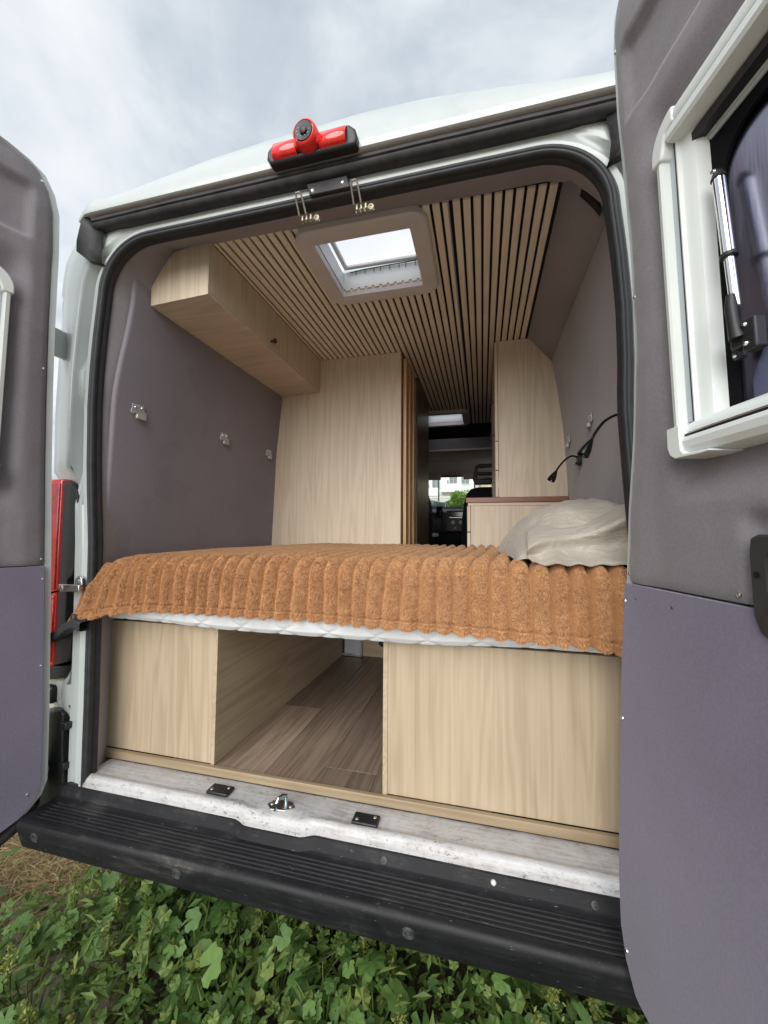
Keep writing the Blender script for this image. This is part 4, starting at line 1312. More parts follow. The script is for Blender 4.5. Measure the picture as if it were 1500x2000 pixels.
# kitchen unit below it
KU = thing('kitchen_unit', 'pale wood kitchen unit with a reddish brown worktop below the tall cabinet', 'kitchen unit', (0.6, 1.5, FZ))
MB().box(0.366, 0.9, WY - 0.012, 2.45, 1.003, 1.031).build('worktop', 'walnut', KU, bevel=0.002)
MB().box(0.392, 0.89, WY, WY + 0.016, FZ, 0.985).build('side_panel', 'veneer_pink_lit_z', KU, bevel=0.001)
MB().box(0.376, 0.89, WY - 0.003, WY + 0.012, 0.9855, 1.0025).build('top_rail', 'veneer_pink_lit_x', KU, bevel=0.001)
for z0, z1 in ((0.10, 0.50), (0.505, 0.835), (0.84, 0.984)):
    MB().box(0.372, 0.390, WY - 0.002, 2.4, z0, z1).build('drawer_front', 'veneer_pink_lit_z', KU, bevel=0.0015)

# bed base: two boxes with the load bay between them
BL1 = thing('bed_box', 'pale wood storage box under the bed at the left of the load bay', 'storage box', (-0.64, 0.7, FZ), 'bed boxes')
MB().box(-0.893, -0.443, 0.125, 0.141, FZ + 0.006, 0.497).build('front_panel', 'veneer_z', BL1, bevel=0.001)
MB().box(-0.4428, -0.428, 0.1245, 1.40, FZ + 0.002, 0.497).build('side_panel', 'veneer_y', BL1, bevel=0.001)
BR1 = thing('bed_box', 'wide pale wood storage box under the bed at the right of the load bay', 'storage box', (0.5, 0.7, FZ), 'bed boxes')
MB().box(0.1725, 0.868, 0.125, 0.141, FZ + 0.006, 0.497).build('front_panel', 'veneer_z', BR1, bevel=0.001)
MB().box(0.157, 0.172, 0.1245, 1.40, FZ + 0.002, 0.497).build('side_panel', 'veneer_y', BR1, bevel=0.001)
BO = thing('bay_board', 'pale wood board closing the far end of the load bay', 'board', (-0.1, 1.41, FZ))
MB().box(-0.30, 0.157, 1.41, 1.425, FZ, 0.49).build('panel', 'veneer_x', BO, bevel=0.001)
BB = thing('bed_platform', 'wooden platform carrying the mattress over the storage boxes', 'bed', (0, 0.7, 0.49))
MB().box(-0.84, 0.87, 0.15, 1.18, 0.4975, 0.512).build('board', 'veneer_x', BB, bevel=0.001)
GB = thing('grey_metal_box', 'small grey metal box at the far end of the load bay', 'box', (-0.36, 1.40, FZ))
MB().box(-0.415, -0.308, 1.38, 1.44, FZ + 0.012, 0.40).build('case', 'plastic_bluegrey', GB, bevel=0.003)
MB().box(-0.4275, -0.305, 1.372, 1.379, FZ + 0.004, FZ + 0.02).build('trim', 'metal_zinc', GB, bevel=0.001)
MB().box(-0.307, -0.297, 1.372, 1.40, FZ + 0.004, 0.40).build('corner_rail', 'metal_zinc', GB, bevel=0.001)
SK = thing('round_socket', 'round black socket on the board beside the right storage box', 'socket', (-0.165, 1.41, 0.13))
MB().lathe([(0.028, 0), (0.028, 0.008), (0.022, 0.012), (0.02, 0.006), (0, 0.006)], (-0.165, 1.4095, 0.135), (0, -1, 0), 20).build('rim', 'plastic_black', SK)

# ------------------------------------------------------------------ bedding
# mattress with quilted front
rows = []
pf = [(1.17, 0.519), (0.20, 0.518), (0.105, 0.519), (0.085, 0.524), (0.070, 0.539), (0.063, 0.560), (0.062, 0.60), (0.066, 0.64), (0.08, 0.67), (0.10, 0.68), (0.2, 0.685), (1.17, 0.685)]
dense = []
for (a, b_) in zip(pf, pf[1:]):
    n_ = 8 if abs(a[0] - b_[0]) < 0.2 else 2
    dense += [(a[0] + (b_[0] - a[0]) * k / n_, a[1] + (b_[1] - a[1]) * k / n_) for k in range(n_)]
dense.append(pf[-1])
for i in range(240):
    x = -0.842 + 1.725 * i / 239
    row = []
    sag = -0.012 * (sstep(-0.75, -0.3, x) - sstep(0.25, 0.6, x)) - 0.006
    for y, z in dense:
        k1 = abs(((x * 1.0 + (z - 0.5) * 1.9) / 0.150) % 1 - 0.5) * 2
        k2 = abs(((x * 1.0 - (z - 0.5) * 1.9) / 0.150) % 1 - 0.5) * 2
        q_ = min(k1, k2) if y < 0.19 else 1
        bul = 0.0045 * (1 - exp(-q_ * 12))
        row.append((x, y - bul * (1 if y < 0.19 else 0), z + (sag - bul * 0.6 if z < 0.56 and y < 0.19 else (sag if z < 0.56 and y < 0.3 else 0))))
    rows.append(row)
MT = MB().grid(rows).build('mattress', 'mattress_cloth', ang=60, recalc=False)
tag(MT, 'white quilted mattress under the orange brown blanket', 'mattress')

# ribbed plush blanket: one grid, ribs run towards the cab and hang over the edge
NR = 34
NU, NV = NR * 13 + 1, 170
U = np.linspace(0, 1, NU)
path = [(1.20, 0.737), (0.95, 0.737), (0.6, 0.734), (0.35, 0.729), (0.14, 0.722), (0.095, 0.7195), (0.078, 0.715), (0.068, 0.706), (0.062, 0.694), (0.058, 0.675), (0.052, 0.64), (0.046, 0.60), (0.040, 0.562)]
acc = [0]
for a, b_ in zip(path, path[1:]):
    acc.append(acc[-1] + math.hypot(a[0] - b_[0], a[1] - b_[1]))
# denser samples over the front edge
tv = np.concatenate([np.linspace(0, acc[4], 80, endpoint=False), np.linspace(acc[4], acc[-1], NV - 80)])
PY = np.interp(tv, acc, [p[0] for p in path])
PZ = np.interp(tv, acc, [p[1] for p in path])
DY, DZ = np.gradient(PY, tv), np.gradient(PZ, tv)
ln = np.hypot(DY, DZ)
NY, NZ = DZ / ln, -DY / ln           # outward normal
hangw = np.clip((0.714 - PZ) / 0.152, 0, 1) * (PY < 0.12)
P = np.zeros((NV, NU, 3))
RIB = np.zeros((NV, NU))
ph = np.array([[noise.noise(Vector((u * 11, v * 0.006, 1.3))) for u in U] for v in range(NV)])
n2_ = np.array([[noise.noise(Vector((u * 120, v * 0.42, 5.1))) for u in U] for v in range(NV)])
n3_ = np.array([[noise.noise(Vector((u * 7, v * 0.035, 9.1))) for u in U] for v in range(NV)])
hem = np.interp(U, [0, 0.02, 0.06, 0.12, 0.3, 0.5, 0.7, 0.85, 0.95, 0.985, 1.0], [0.035, 0.03, 0.012, 0.0, -0.006, -0.004, 0.004, 0.014, 0.018, 0.035, 0.075])
for v in range(NV):
    h = hangw[v]
    xl = -0.842
    xr_ = np.interp(PY[v], [0.0, 0.14, 0.6], [0.812, 0.818, 0.885])
    wob = 0.34 * ph[v] + 0.05 * (h * n3_[v])
    rib = np.abs(np.sin(pi * (U * NR + wob * 1.0))) ** 0.62
    RIB[v] = rib
    x = xl + (xr_ - xl) * U
    amp = (0.028 - 0.003 * h) * (0.65 + 0.45 * np.clip((U - 0.04) / 0.25, 0, 1) if h < 0.05 else 1.0)
    d = rib * amp + n2_[v] * 0.0024 + n3_[v] * 0.005 - 0.006 * (0.86 < h < 0.90)
    scal = 0.009 * rib * (h > 0.93)
    outb = -0.042 * np.clip((0.10 - U) / 0.07, 0, 1) ** 1.3 * np.clip(h * 2.2, 0, 1) - 0.012 * h * np.sin(U * 23) * 0.5 - 0.02 * np.clip((U - 0.94) / 0.05, 0, 1) * np.clip(h * 2, 0, 1)
    curl = -0.02 * np.clip((0.09 - U) / 0.05, 0, 1) * max(0, h - 0.8) * 5
    P[v, :, 0] = x - 0.045 * np.clip((0.09 - U) / 0.09, 0, 1) ** 1.2 * h
    P[v, :, 1] = PY[v] + NY[v] * d + outb + curl
    P[v, :, 2] = PZ[v] + NZ[v] * d - h ** 1.4 * hem - scal
    if h < 0.05:
        P[v, :, 2] += 0.010 * np.clip((0.12 - U) / 0.12, 0, 1) * 0 - 0.012 * np.clip((0.05 - U) / 0.05, 0, 1)
vs_ = [tuple(p) for p in P.reshape(-1, 3)]
mb = MB()
mb.v = vs_
mb.f = [(v * NU + u, (v + 1) * NU + u, (v + 1) * NU + u + 1, v * NU + u + 1) for v in range(NV - 1) for u in range(NU - 1)]
BK = thing('blanket', 'orange brown ribbed plush blanket spread over the bed and hanging at its front', 'blanket', (0, 0.6, 0.73))
mb.build('ribbed_cloth', 'plush', BK, ang=180, recalc=False, solid=0.006)
# short pile on the cloth
rs = np.random.RandomState(3)
NB = 380000
gv = np.concatenate([rs.randint(0, NV - 1, NB // 3), rs.randint(70, NV - 1, NB - NB // 3)])
gu = rs.randint(0, NU - 1, NB)
a_, b2 = rs.rand(NB, 1), rs.rand(NB, 1)
p00, p01, p10, p11 = P[gv, gu], P[gv, gu + 1], P[gv + 1, gu], P[gv + 1, gu + 1]
pos = (p00 * (1 - a_) + p01 * a_) * (1 - b2) + (p10 * (1 - a_) + p11 * a_) * b2
nrm = np.cross(p01 - p00, p10 - p00)
nrm /= np.linalg.norm(nrm, axis=1, keepdims=True) + 1e-12
cen = np.array([0, 0.6, 0.55])
sg = np.sign(((pos - cen) * nrm).sum(1, keepdims=True))
nrm *= sg
dirv = nrm * 0.42 + rs.randn(NB, 3) * 0.07 + np.array([0, -0.30, -0.70])
clump = np.array([noise.noise_vector(Vector(p) * 70) for p in pos])
dirv += clump * 0.34
dirv /= np.linalg.norm(dirv, axis=1, keepdims=True)
side = np.cross(dirv, rs.randn(NB, 3))
side /= np.linalg.norm(side, axis=1, keepdims=True) + 1e-9
ln_ = (0.005 + 0.006 * rs.rand(NB, 1)) * (0.08 + 0.92 * RIB[gv, gu][:, None] ** 2)
wd = 0.0006 + 0.0005 * rs.rand(NB, 1)
T = np.stack([pos - side * wd, pos + side * wd, pos + dirv * ln_], 1).reshape(-1, 3) - np.array([0, 0.6, 0.73])
me = bpy.data.meshes.new('pile')
me.vertices.add(NB * 3)
me.vertices.foreach_set('co', T.astype(np.float32).ravel())
me.loops.add(NB * 3)
me.loops.foreach_set('vertex_index', np.arange(NB * 3, dtype=np.int32))
me.polygons.add(NB)
me.polygons.foreach_set('loop_start', np.arange(0, NB * 3, 3, dtype=np.int32))
me.update()
me.validate()
me.materials.append(MATS['plush_pile'])
po = bpy.data.objects.new('pile', me)
COL.objects.link(po)
po.parent = BK
po['kind'] = 'stuff'

# pillow in a satin case
PW = thing('pillow', 'beige satin pillow lying on the blanket by the right wall', 'pillow', (0.72, 0.42, 0.745))
NA, NBb = 90, 90


def pil(a, b_, top):
    # a across (x), b_ along (y); both -1..1
    ea = max(0.0, 1 - abs(a) ** 2.6)
    eb = max(0.0, 1 - abs(b_) ** 3.2)
    th = (ea ** 0.62) * (eb ** 0.55)
    x = 0.735 + a * (0.205 - 0.022 * (1 - abs(b_) ** 2) * 0) * (1 - 0.05 * (1 - abs(a)))
    y = 0.40 + b_ * 0.30
    x -= 0.03 * sstep(-1, 1, b_) * 0 + 0.02 * b_
    wr = 0.010 * fnoise(a * 1.6 + b_ * 0.9, b_ * 2.2, 3.3, 1.4) + 0.006 * fnoise(a * 4 - b_ * 2, b_ * 5, 8.3, 1.3)
    gath = 0.006 * sin(18 * b_ + 5 * a) * sstep(0.55, 0.95, -a) * th + 0.004 * sin(16 * a + 3) * sstep(0.6, 0.95, -b_)
    if top:
        z = 0.752 + th * (0.182 + 0.035 * a) + (wr * (0.4 + th) + gath)
    else:
        z = 0.752 - 0.006 * th + 0.5 * gath
    return (x, y, z)


m_ = MB()
m_.grid([[pil(-1 + 2 * i / NA, -1 + 2 * j / NBb, True) for i in range(NA + 1)] for j in range(NBb + 1)])
m_.grid([[pil(-1 + 2 * i / NA, -1 + 2 * j / NBb, False) for i in range(NA + 1)] for j in range(NBb + 1)])
m_.build('pillow_case', 'pillow_cloth', PW, ang=180)
# loose open end of the case: folded ridge falling to a wavy hem
rows = []
for i in range(81):
    a = i / 80
    x = 0.585 + 0.285 * a
    ridge_z = 0.772 + 0.105 * a ** 0.8 + 0.010 * sin(a * 7 + 1)
    ridge_y = 0.055 + 0.05 * a + 0.02 * sin(a * 5)
    hem_y = 0.048 + 0.010 * sin(a * 21) * (1 - a) ** 2 + 0.010 * sin(a * 9 + 2)
    hem_z = 0.747 + 0.004 * sin(a * 33 + 1) * (1 - 0.8 * a)
    row = []
    for k in range(25):
        q = k / 24
        if q < 0.42:                      # from the pillow body down to the ridge
            e = q / 0.42
            y = 0.19 + (ridge_y - 0.19) * e
            z = (ridge_z + 0.052 - 0.02 * a) + (ridge_z - (ridge_z + 0.052 - 0.02 * a)) * e ** 1.7
        else:                             # concave drop under the ridge
            e = (q - 0.42) / 0.58
            y = ridge_y + (hem_y - ridge_y) * e + 0.045 * sin(pi * min(1, e * 1.05)) * (0.35 + 0.65 * a)
            z = ridge_z + (hem_z - ridge_z) * (e ** 0.8)
        row.append((x - 0.012 * sin(pi * q) * (1 - a), y, z + 0.003 * fnoise(x * 3, q * 2, 4, 4)))
    rows.append(row)
MB().grid(rows).build('case_flap', 'pillow_cloth', PW, ang=180, recalc=False, solid=0.003)
MB().tube([r[-1] for r in rows], 0.0028, 6).build('hem', 'pillow_cloth', PW)

# ------------------------------------------------------------------ lamps and wall brackets
def lamp(base, bn, path, head0, head1, lab):
    T_ = thing('reading_lamp', lab, 'lamp', base, 'gooseneck reading lamps')
    MB().lathe([(0.026, 0.0), (0.026, 0.010), (0.022, 0.014), (0.0, 0.014)], base, bn, 20).build('base', 'plastic_black', T_, ang=40)
    MB().lathe([(0.006, 0.0), (0.006, 0.008), (0.0, 0.009)], Vector(base) + Vector(bn) * 0.014 + Vector((0, 0, -0.014)), bn, 10).build('switch', 'plastic_gloss', T_)
    pts = [Vector(p) for p in path]
    fine = []
    for i in range(len(pts) - 1):
        p0, p1, p2, p3 = pts[max(i - 1, 0)], pts[i], pts[i + 1], pts[min(i + 2, len(pts) - 1)]
        for k in range(8):
            q = k / 8
            fine.append(0.5 * ((2 * p1) + (-p0 + p2) * q + (2 * p0 - 5 * p1 + 4 * p2 - p3) * q * q + (-p0 + 3 * p1 - 3 * p2 + p3) * q ** 3))
    fine.append(pts[-1])
    MB().tube(fine, 0.0042, 10).build('gooseneck', 'plastic_gloss', T_)
    h0, h1 = Vector(head0), Vector(head1)
    l = (h1 - h0).length
    MB().lathe([(0.0045, -0.004), (0.006, 0.0), (0.011, l * 0.3), (0.0155, l * 0.65), (0.0175, l), (0.0155, l), (0.012, l * 0.8), (0.0, l * 0.75)], h0, (h1 - h0).normalized(), 20).build('shade', 'plastic_gloss', T_, ang=40)


lamp((0.888, 0.262, 1.190), (-1, 0, 0), [(0.875, 0.258, 1.192), (0.850, 0.245, 1.188), (0.812, 0.22, 1.163), (0.782, 0.203, 1.125), (0.770, 0.196, 1.102)], (0.770, 0.196, 1.103), (0.745, 0.19, 1.058),
     'black gooseneck reading lamp higher on the right wall, cut by the door seal')
lamp((0.892, 0.876, 1.165), (-1, 0, 0), [(0.882, 0.872, 1.178), (0.850, 0.852, 1.182), (0.815, 0.83, 1.158), (0.785, 0.812, 1.122), (0.776, 0.806, 1.105)], (0.776, 0.806, 1.106), (0.752, 0.795, 1.066),
     'black gooseneck reading lamp over the pillow, round base in view')


def bracket(x, y, z, s, lab, grp):
    T_ = thing('wall_bracket', lab, 'bracket', (x, y, z), grp)
    pts = [(a * 1.25, b_ * 1.2) for a, b_ in [(-0.024, 0.022), (0.018, 0.026), (0.020, 0.006), (0.028, 0.004), (0.028, -0.022), (0.020, -0.022), (0.018, -0.010), (-0.016, -0.006), (-0.018, -0.012), (-0.028, -0.008), (-0.028, 0.006), (-0.024, 0.006)]]
    MB().prism([(y + a, z + b_) for a, b_ in pts], 'x', x, x + s * 0.003).build('plate', 'galvanised', T_, bevel=0.0006)
    MB().box(*sorted((x + s * 0.003, x + s * 0.014)), y - 0.016, y + 0.016, z - 0.028, z - 0.012).build('lip', 'galvanised', T_, bevel=0.001)
    for dy, dz in ((-0.017, 0.015), (0.012, 0.018)):
        MB().lathe([(0, 0.003), (0.003, 0.0028), (0.0045, 0)], (x + s * 0.003, y + dy, z + dz), (s, 0, 0), 10).build('screw', 'metal_bright', T_)


bracket(interp(1.30, WL) + 0.003, 0.150, 1.285, 1, 'zinc bracket on the left wall nearest the rear seal', 'wall brackets')
bracket(interp(1.30, WL) + 0.003, 0.670, 1.305, 1, 'zinc bracket on the left wall, middle of three', 'wall brackets')
bracket(interp(1.30, WL) + 0.003, 1.105, 1.312, 1, 'zinc bracket on the left wall beside the wardrobe', 'wall brackets')
bracket(interp(1.29, WR) - 0.001, 0.668, 1.290, -1, 'zinc bracket on the right wall above the near reading lamp head', 'wall brackets')
bracket(interp(1.29, WR) - 0.001, 1.08, 1.298, -1, 'zinc bracket on the right wall beside the tall cabinet', 'wall brackets')

# ------------------------------------------------------------------ cab
MB().box(-0.80, 0.84, 2.87, 3.35, 1.66, 1.68).build('cab_shelf', 'headliner', VAN, bevel=0.004)
MB().box(-0.80, 0.84, 2.87, 2.89, 1.675, 1.785).build('shelf_front', 'felt_grey', VAN, bevel=0.006)
MB().box(-0.80, 0.84, 3.02, 3.05, 1.78, 1.95).build('cab_bulkhead', 'felt_black', VAN)
MB().grid([[(x, y, z) for x in (-0.95, 0.0, 0.90)] for y, z in ((3.3, 1.68), (3.5, 1.665), (3.72, 1.625), (3.88, 1.55))]).build('cab_headliner', 'headliner', VAN, solid=0.01)
m_ = MB()
for s in (-1, 1):
    for y0, y1, z0, z1 in ((3.28, 3.42, 0.0, 1.9), ):
        x = XC + s * 0.93
        m_.box(x - 0.03, x + 0.03, y0, y1, z0, z1)
m_.build('cab_pillar', 'plastic_dark', VAN, bevel=0.006)
for a, b_ in ((-0.62, -0.04), (0.235, 0.80)):
    MB().box(a, b_, 3.795, 3.815, 1.50, 1.64).build('sun_visor', 'headliner', VAN, bevel=0.012, seg=3)
MB().box(-0.005, 0.205, 3.84, 3.87, 1.54, 1.60).build('rear_mirror', 'plastic_black', VAN, bevel=0.012, seg=3)
MB().grid([[(x, y, z) for x in (-0.95, 0.0, 0.88)] for y, z in ((4.42, 1.06), (4.2, 1.25), (3.86, 1.60))]).build('windscreen', 'glass_clear', VAN)
MB().prism([(4.42, 0.98), (4.2, 1.10), (3.98, 1.15), (3.86, 1.10), (3.82, 0.95), (3.9, 0.75), (4.1, 0.6), (4.1, 0.04), (4.42, 0.04)], 'x', -0.92, 0.86).build('dashboard', 'plastic_dark', VAN, bevel=0.02, seg=3)
DC = MB().box(0.03, 0.33, 3.78, 3.90, 0.86, 1.12).build('centre_console', 'plastic_black', VAN, bevel=0.01)
MB().box(0.06, 0.30, 3.773, 3.779, 1.045, 1.10).build('display_slot', 'plastic_gloss', DC, bevel=0.002)
MB().box(0.06, 0.30, 3.772, 3.778, 1.030, 1.036).build('trim_strip', 'metal_zinc', DC)
for x in (0.11, 0.20):
    MB().lathe([(0.024, 0.0), (0.024, 0.006), (0.018, 0.008), (0.016, 0.022), (0, 0.023)], (x, 3.78, 0.975), (0, -1, 0), 18).build('dial', 'plastic_grey', DC)
MB().box(0.12, 0.15, 3.774, 3.779, 0.90, 0.915).build('hazard_button', 'red_lens', DC)
GS = thing('gear_lever', 'dark gear lever and phone holder in the cab', 'gear lever', (-0.02, 3.55, 0.9))
MB().tube([(0.02, 3.62, 0.86), (0.01, 3.58, 0.98), (0.0, 3.55, 1.05)], [0.03, 0.018, 0.012], 12).build('boot', 'plastic_dark', GS)
MB().lathe([(0.01, 0), (0.026, 0.02), (0.026, 0.045), (0.012, 0.06), (0, 0.061)], (0.0, 3.55, 1.045), (0, 0, 1), 14).build('knob', 'plastic_dark', GS)
MB().box(-0.075, 0.0, 3.60, 3.615, 1.06, 1.16).build('phone_holder', 'plastic_gloss', GS, bevel=0.006)
SW = thing('steering_wheel', 'dark steering wheel seen past the left cab seat', 'steering wheel', (-0.40, 3.6, 1.05))
cpts = [(-0.40 + 0.2 * cos(2 * pi * k / 36), 3.60 + 0.09 * sin(2 * pi * k / 36), 1.05 + 0.17 * sin(2 * pi * k / 36)) for k in range(37)]
MB().tube(cpts, 0.014, 10, cap=False).build('rim', 'plastic_dark', SW)
MB().tube([(-0.58, 3.6, 1.05), (-0.22, 3.6, 1.05)], 0.016, 8).build('spoke', 'plastic_dark', SW)
MB().lathe([(0.07, 0), (0.06, -0.03), (0, -0.035)], (-0.40, 3.62, 1.05), (0, 1, -0.5), 18).build('hub', 'plastic_dark', SW)


def seat(xc, lab):
    T_ = thing('cab_seat', lab, 'seat', (xc, 3.2, FZ), 'cab seats')
    rows = []
    for z, hw, yb, yf in ((0.55, 0.25, 3.13, 3.27), (0.75, 0.255, 3.10, 3.26), (1.0, 0.245, 3.09, 3.24), (1.15, 0.225, 3.09, 3.22), (1.25, 0.195, 3.10, 3.21), (1.305, 0.15, 3.11, 3.20), (1.32, 0.08, 3.12, 3.19)):
        row = []
        for k in range(20):
            a = 2 * pi * k / 20
            c, s = cos(a), sin(a)
            row.append((xc + hw * math.copysign(abs(c) ** 0.5, c), (yb + yf) / 2 + (yf - yb) / 2 * math.copysign(abs(s) ** 0.6, s), z))
        rows.append(row)
    MB().grid(rows, closed=True).build('backrest', 'seat_black', T_, ang=70)
    # open ladder headrest
    o_ = [(-0.115, 1.352), (-0.122, 1.40), (-0.118, 1.48), (-0.10, 1.54), (-0.07, 1.565), (0.07, 1.565), (0.10, 1.54), (0.118, 1.48), (0.122, 1.40), (0.115, 1.352)]
    mm = MB()
    mm.prism([(xc - 0.115, 1.350), (xc + 0.115, 1.350), (xc + 0.122, 1.405), (xc - 0.122, 1.405)], 'y', 3.12, 3.19)
    mm.prism([(xc - 0.122, 1.405), (xc - 0.088, 1.405), (xc - 0.08, 1.535), (xc - 0.10, 1.535), (xc - 0.118, 1.48)], 'y', 3.12, 3.19)
    mm.prism([(xc + 0.122, 1.405), (xc + 0.118, 1.48), (xc + 0.10, 1.535), (xc + 0.08, 1.535), (xc + 0.088, 1.405)], 'y', 3.12, 3.19)
    mm.prism([(xc - 0.10, 1.535), (xc + 0.10, 1.535), (xc + 0.07, 1.565), (xc - 0.07, 1.565)], 'y', 3.12, 3.19)
    mm.prism([(xc - 0.088, 1.450), (xc + 0.088, 1.450), (xc + 0.085, 1.480), (xc - 0.085, 1.480)], 'y', 3.125, 3.185)
    mm.build('headrest', 'plastic_dark', T_, bevel=0.008, seg=2)
    for s in (-0.06, 0.06):
        MB().tube([(xc + s, 3.155, 1.28), (xc + s, 3.155, 1.36)], 0.006, 8).build('headrest_post', 'metal_zinc', T_)
    MB().box(xc - 0.25, xc + 0.25, 3.16, 3.65, 0.40, 0.56).build('cushion', 'seat_black', T_, bevel=0.05, seg=4)
    MB().box(xc - 0.20, xc + 0.20, 3.2, 3.6, FZ, 0.40).build('seat_base', 'plastic_black', T_, bevel=0.01)
    MB().box(xc + 0.235, xc + 0.275, 3.1, 3.40, 0.80, 0.84).build('armrest', 'plastic_grey', T_, bevel=0.01)


seat(0.492, 'black cab seat with open headrest, seen between the cabinets')
seat(-0.30, 'black cab seat on the left, only its right edge in view')

# ------------------------------------------------------------------ street beyond the windscreen
BANK = 0.85
bk = MB().grid([[(x, y, z) for x in (-60, -10, 0, 10, 60)] for y, z in ((7.5, GZ - 0.02), (9.0, 0.2), (10.5, BANK), (24, BANK + 0.05), (70, BANK + 0.3), (71, GZ - 0.1))]).build('bank', 'soil', ang=60)
bk['kind'] = 'structure'
HB = thing('white_house', 'white apartment house seen through the windscreen', 'house', (-3, 38, BANK))
MB().box(-16, -0.3, 36, 46, BANK, 11.5).build('wall', 'render_white', HB)
MB().box(-16.2, -0.1, 35.8, 46.2, 11.5, 11.8).build('roof', 'stone_wall', HB)
for x, z in ((-2.15, 6.05), (-1.05, 6.0), (-3.75, 5.7), (-4.9, 5.7), (-1.0, 3.9), (-3.9, 3.8), (-2.2, 8.6), (-4.4, 8.6), (-0.9, 8.6)):
    w_ = MB().box(x - 0.42, x + 0.42, 35.9, 35.985, z - 0.5, z + 0.5).build('window', 'plastic_white', HB)
    MB().box(x - 0.34, x - 0.02, 35.86, 35.89, z - 0.42, z + 0.42).build('pane', 'window_dark', w_)
    MB().box(x + 0.02, x + 0.34, 35.86, 35.89, z - 0.42, z + 0.42).build('pane', 'window_dark', w_)
for x0, x1, z in ((-3.2, -1.3, 4.75), (-5.6, -3.4, 4.4)):
    bc = MB().box(x0, x1, 35.0, 35.98, z, z + 0.10).build('balcony', 'stone_wall', HB)
    MB().box(x0, x1, 34.95, 35.0, z, z + 0.75).build('parapet', 'render_white', bc)
    MB().box(x0 + 0.5, x0 + 1.2, 35.93, 35.985, z + 0.1, z + 1.2).build('balcony_door', 'window_dark', bc)
GW = thing('garden_wall', 'pale garden wall in front of the white house', 'wall', (-3, 30, BANK))
MB().box(-14, 6, 30, 30.25, BANK, 3.75).build('masonry', 'stone_wall', GW)
MB().box(-14.05, 6.05, 29.95, 30.3, 3.75, 3.85).build('coping', 'render_white', GW)
FE = thing('dark_fence', 'dark fence behind the parked cars, seen through the windscreen', 'fence', (-2, 24, BANK))
for k in range(30):
    MB().box(-6 + k * 0.3, -5.72 + k * 0.3, 24, 24.05, BANK, 2.85 + 0.05 * (k % 3)).build('fence_board', 'plastic_dark', FE)
LH = thing('yellow_house', 'cream house beside the white one, seen through the windscreen', 'house', (4, 40, BANK))
plain('render_cream', (0.62, 0.52, 0.36), 0.85, var=0.08, vscale=1.0)
MB().box(0.05, 9, 38, 48, BANK, 10).build('wall', 'render_cream', LH)
for z in (3.6, 6.4):
    w_ = MB().box(0.6, 1.6, 37.9, 37.985, z - 0.6, z + 0.6).build('window', 'plastic_white', LH)
    MB().box(0.7, 1.5, 37.86, 37.89, z - 0.5, z + 0.5).build('pane', 'window_dark', w_)
LP = thing('street_lamp', 'thin dark street pole in front of the white house', 'street lamp', (-2.55, 27, BANK))
MB().tube([(-2.55, 27, BANK), (-2.55, 27, 6.2)], [0.06, 0.04], 8).build('pole', 'plastic_dark', LP)
MB().box(-2.7, -2.05, 26.9, 27.1, 6.15, 6.25).build('lamp_head', 'plastic_dark', LP)


def car(x, y, rot, paint, lab):
    T_ = thing('parked_car', lab, 'car', (x, y, BANK), 'cars parked in front')
    R_ = Matrix.Rotation(rot, 4, 'Z')
    fx = lambda p: tuple(Vector((x, y, BANK)) + R_ @ Vector(p))
    prof = [(-2.0, 0.30), (-2.05, 0.62), (-1.85, 0.86), (-1.45, 0.90), (-0.75, 1.40), (0.55, 1.44), (1.25, 0.96), (1.95, 0.84), (2.05, 0.55), (2.0, 0.30)]
    rows = []
    for s in (-1, -0.92, 0.92, 1):
        rows.append([(a, s * (0.86 if z < 0.95 else 0.68), z * (0.98 if abs(s) == 1 else 1)) for a, z in prof])
    MB().grid(rows).add([r for r in rows[0]], [tuple(range(len(prof)))]).add([r for r in rows[-1]], [tuple(range(len(prof)))]).xf(fx).build('body', paint, T_, ang=40)
    for s in (-1, 1):
        MB().prism([(-1.25, 0.95), (-0.70, 1.33), (0.5, 1.36), (1.0, 0.97)], 'y', s * 0.80, s * 0.84).xf(fx).build('side_window', 'window_dark', T_)
    MB().add([(-1.43, -0.6, 0.94), (-1.43, 0.6, 0.94), (-0.83, 0.55, 1.37), (-0.83, -0.55, 1.37)], [(0, 1, 2, 3)]).xf(lambda p: fx((p[0] - 0.02, p[1], p[2] + 0.01))).build('rear_window', 'window_dark', T_)
    for a in (-1.25, 1.25):
        for s in (-1, 1):
            w_ = MB().lathe([(0.20, 0), (0.31, 0.0), (0.32, 0.05), (0.32, 0.17), (0.30, 0.2), (0.0, 0.2)], (a, s * 0.70, 0.32), (0, s, 0), 20).xf(fx).build('wheel', 'plastic_black', T_)


car(0.55, 14.0, radians(84), 'car_red', 'red parked car beyond the dashboard, behind the bush')
car(-2.1, 15.5, radians(80), 'car_blue', 'pale blue parked car seen at the left of the windscreen')


def leaf_cloud(n, sampler, size, rng):
    vs, fs = [], []
    for _ in range(n):
        c = sampler()
        d = Vector((rng.gauss(0, 1), rng.gauss(0, 1), rng.gauss(0, 1))).normalized()
        a = d.cross(Vector((rng.gauss(0, 1), rng.gauss(0, 1), rng.gauss(0, 1)))).normalized()
        b_ = d.cross(a)
        s = size * rng.uniform(0.6, 1.4)
        o = len(vs)
        vs += [tuple(c - a * s), tuple(c + b_ * s * 0.45), tuple(c + a * s), tuple(c - b_ * s * 0.45)]
        fs.append((o, o + 1, o + 2, o + 3))
    m_ = MB()
    m_.v, m_.f = vs, fs
    return m_


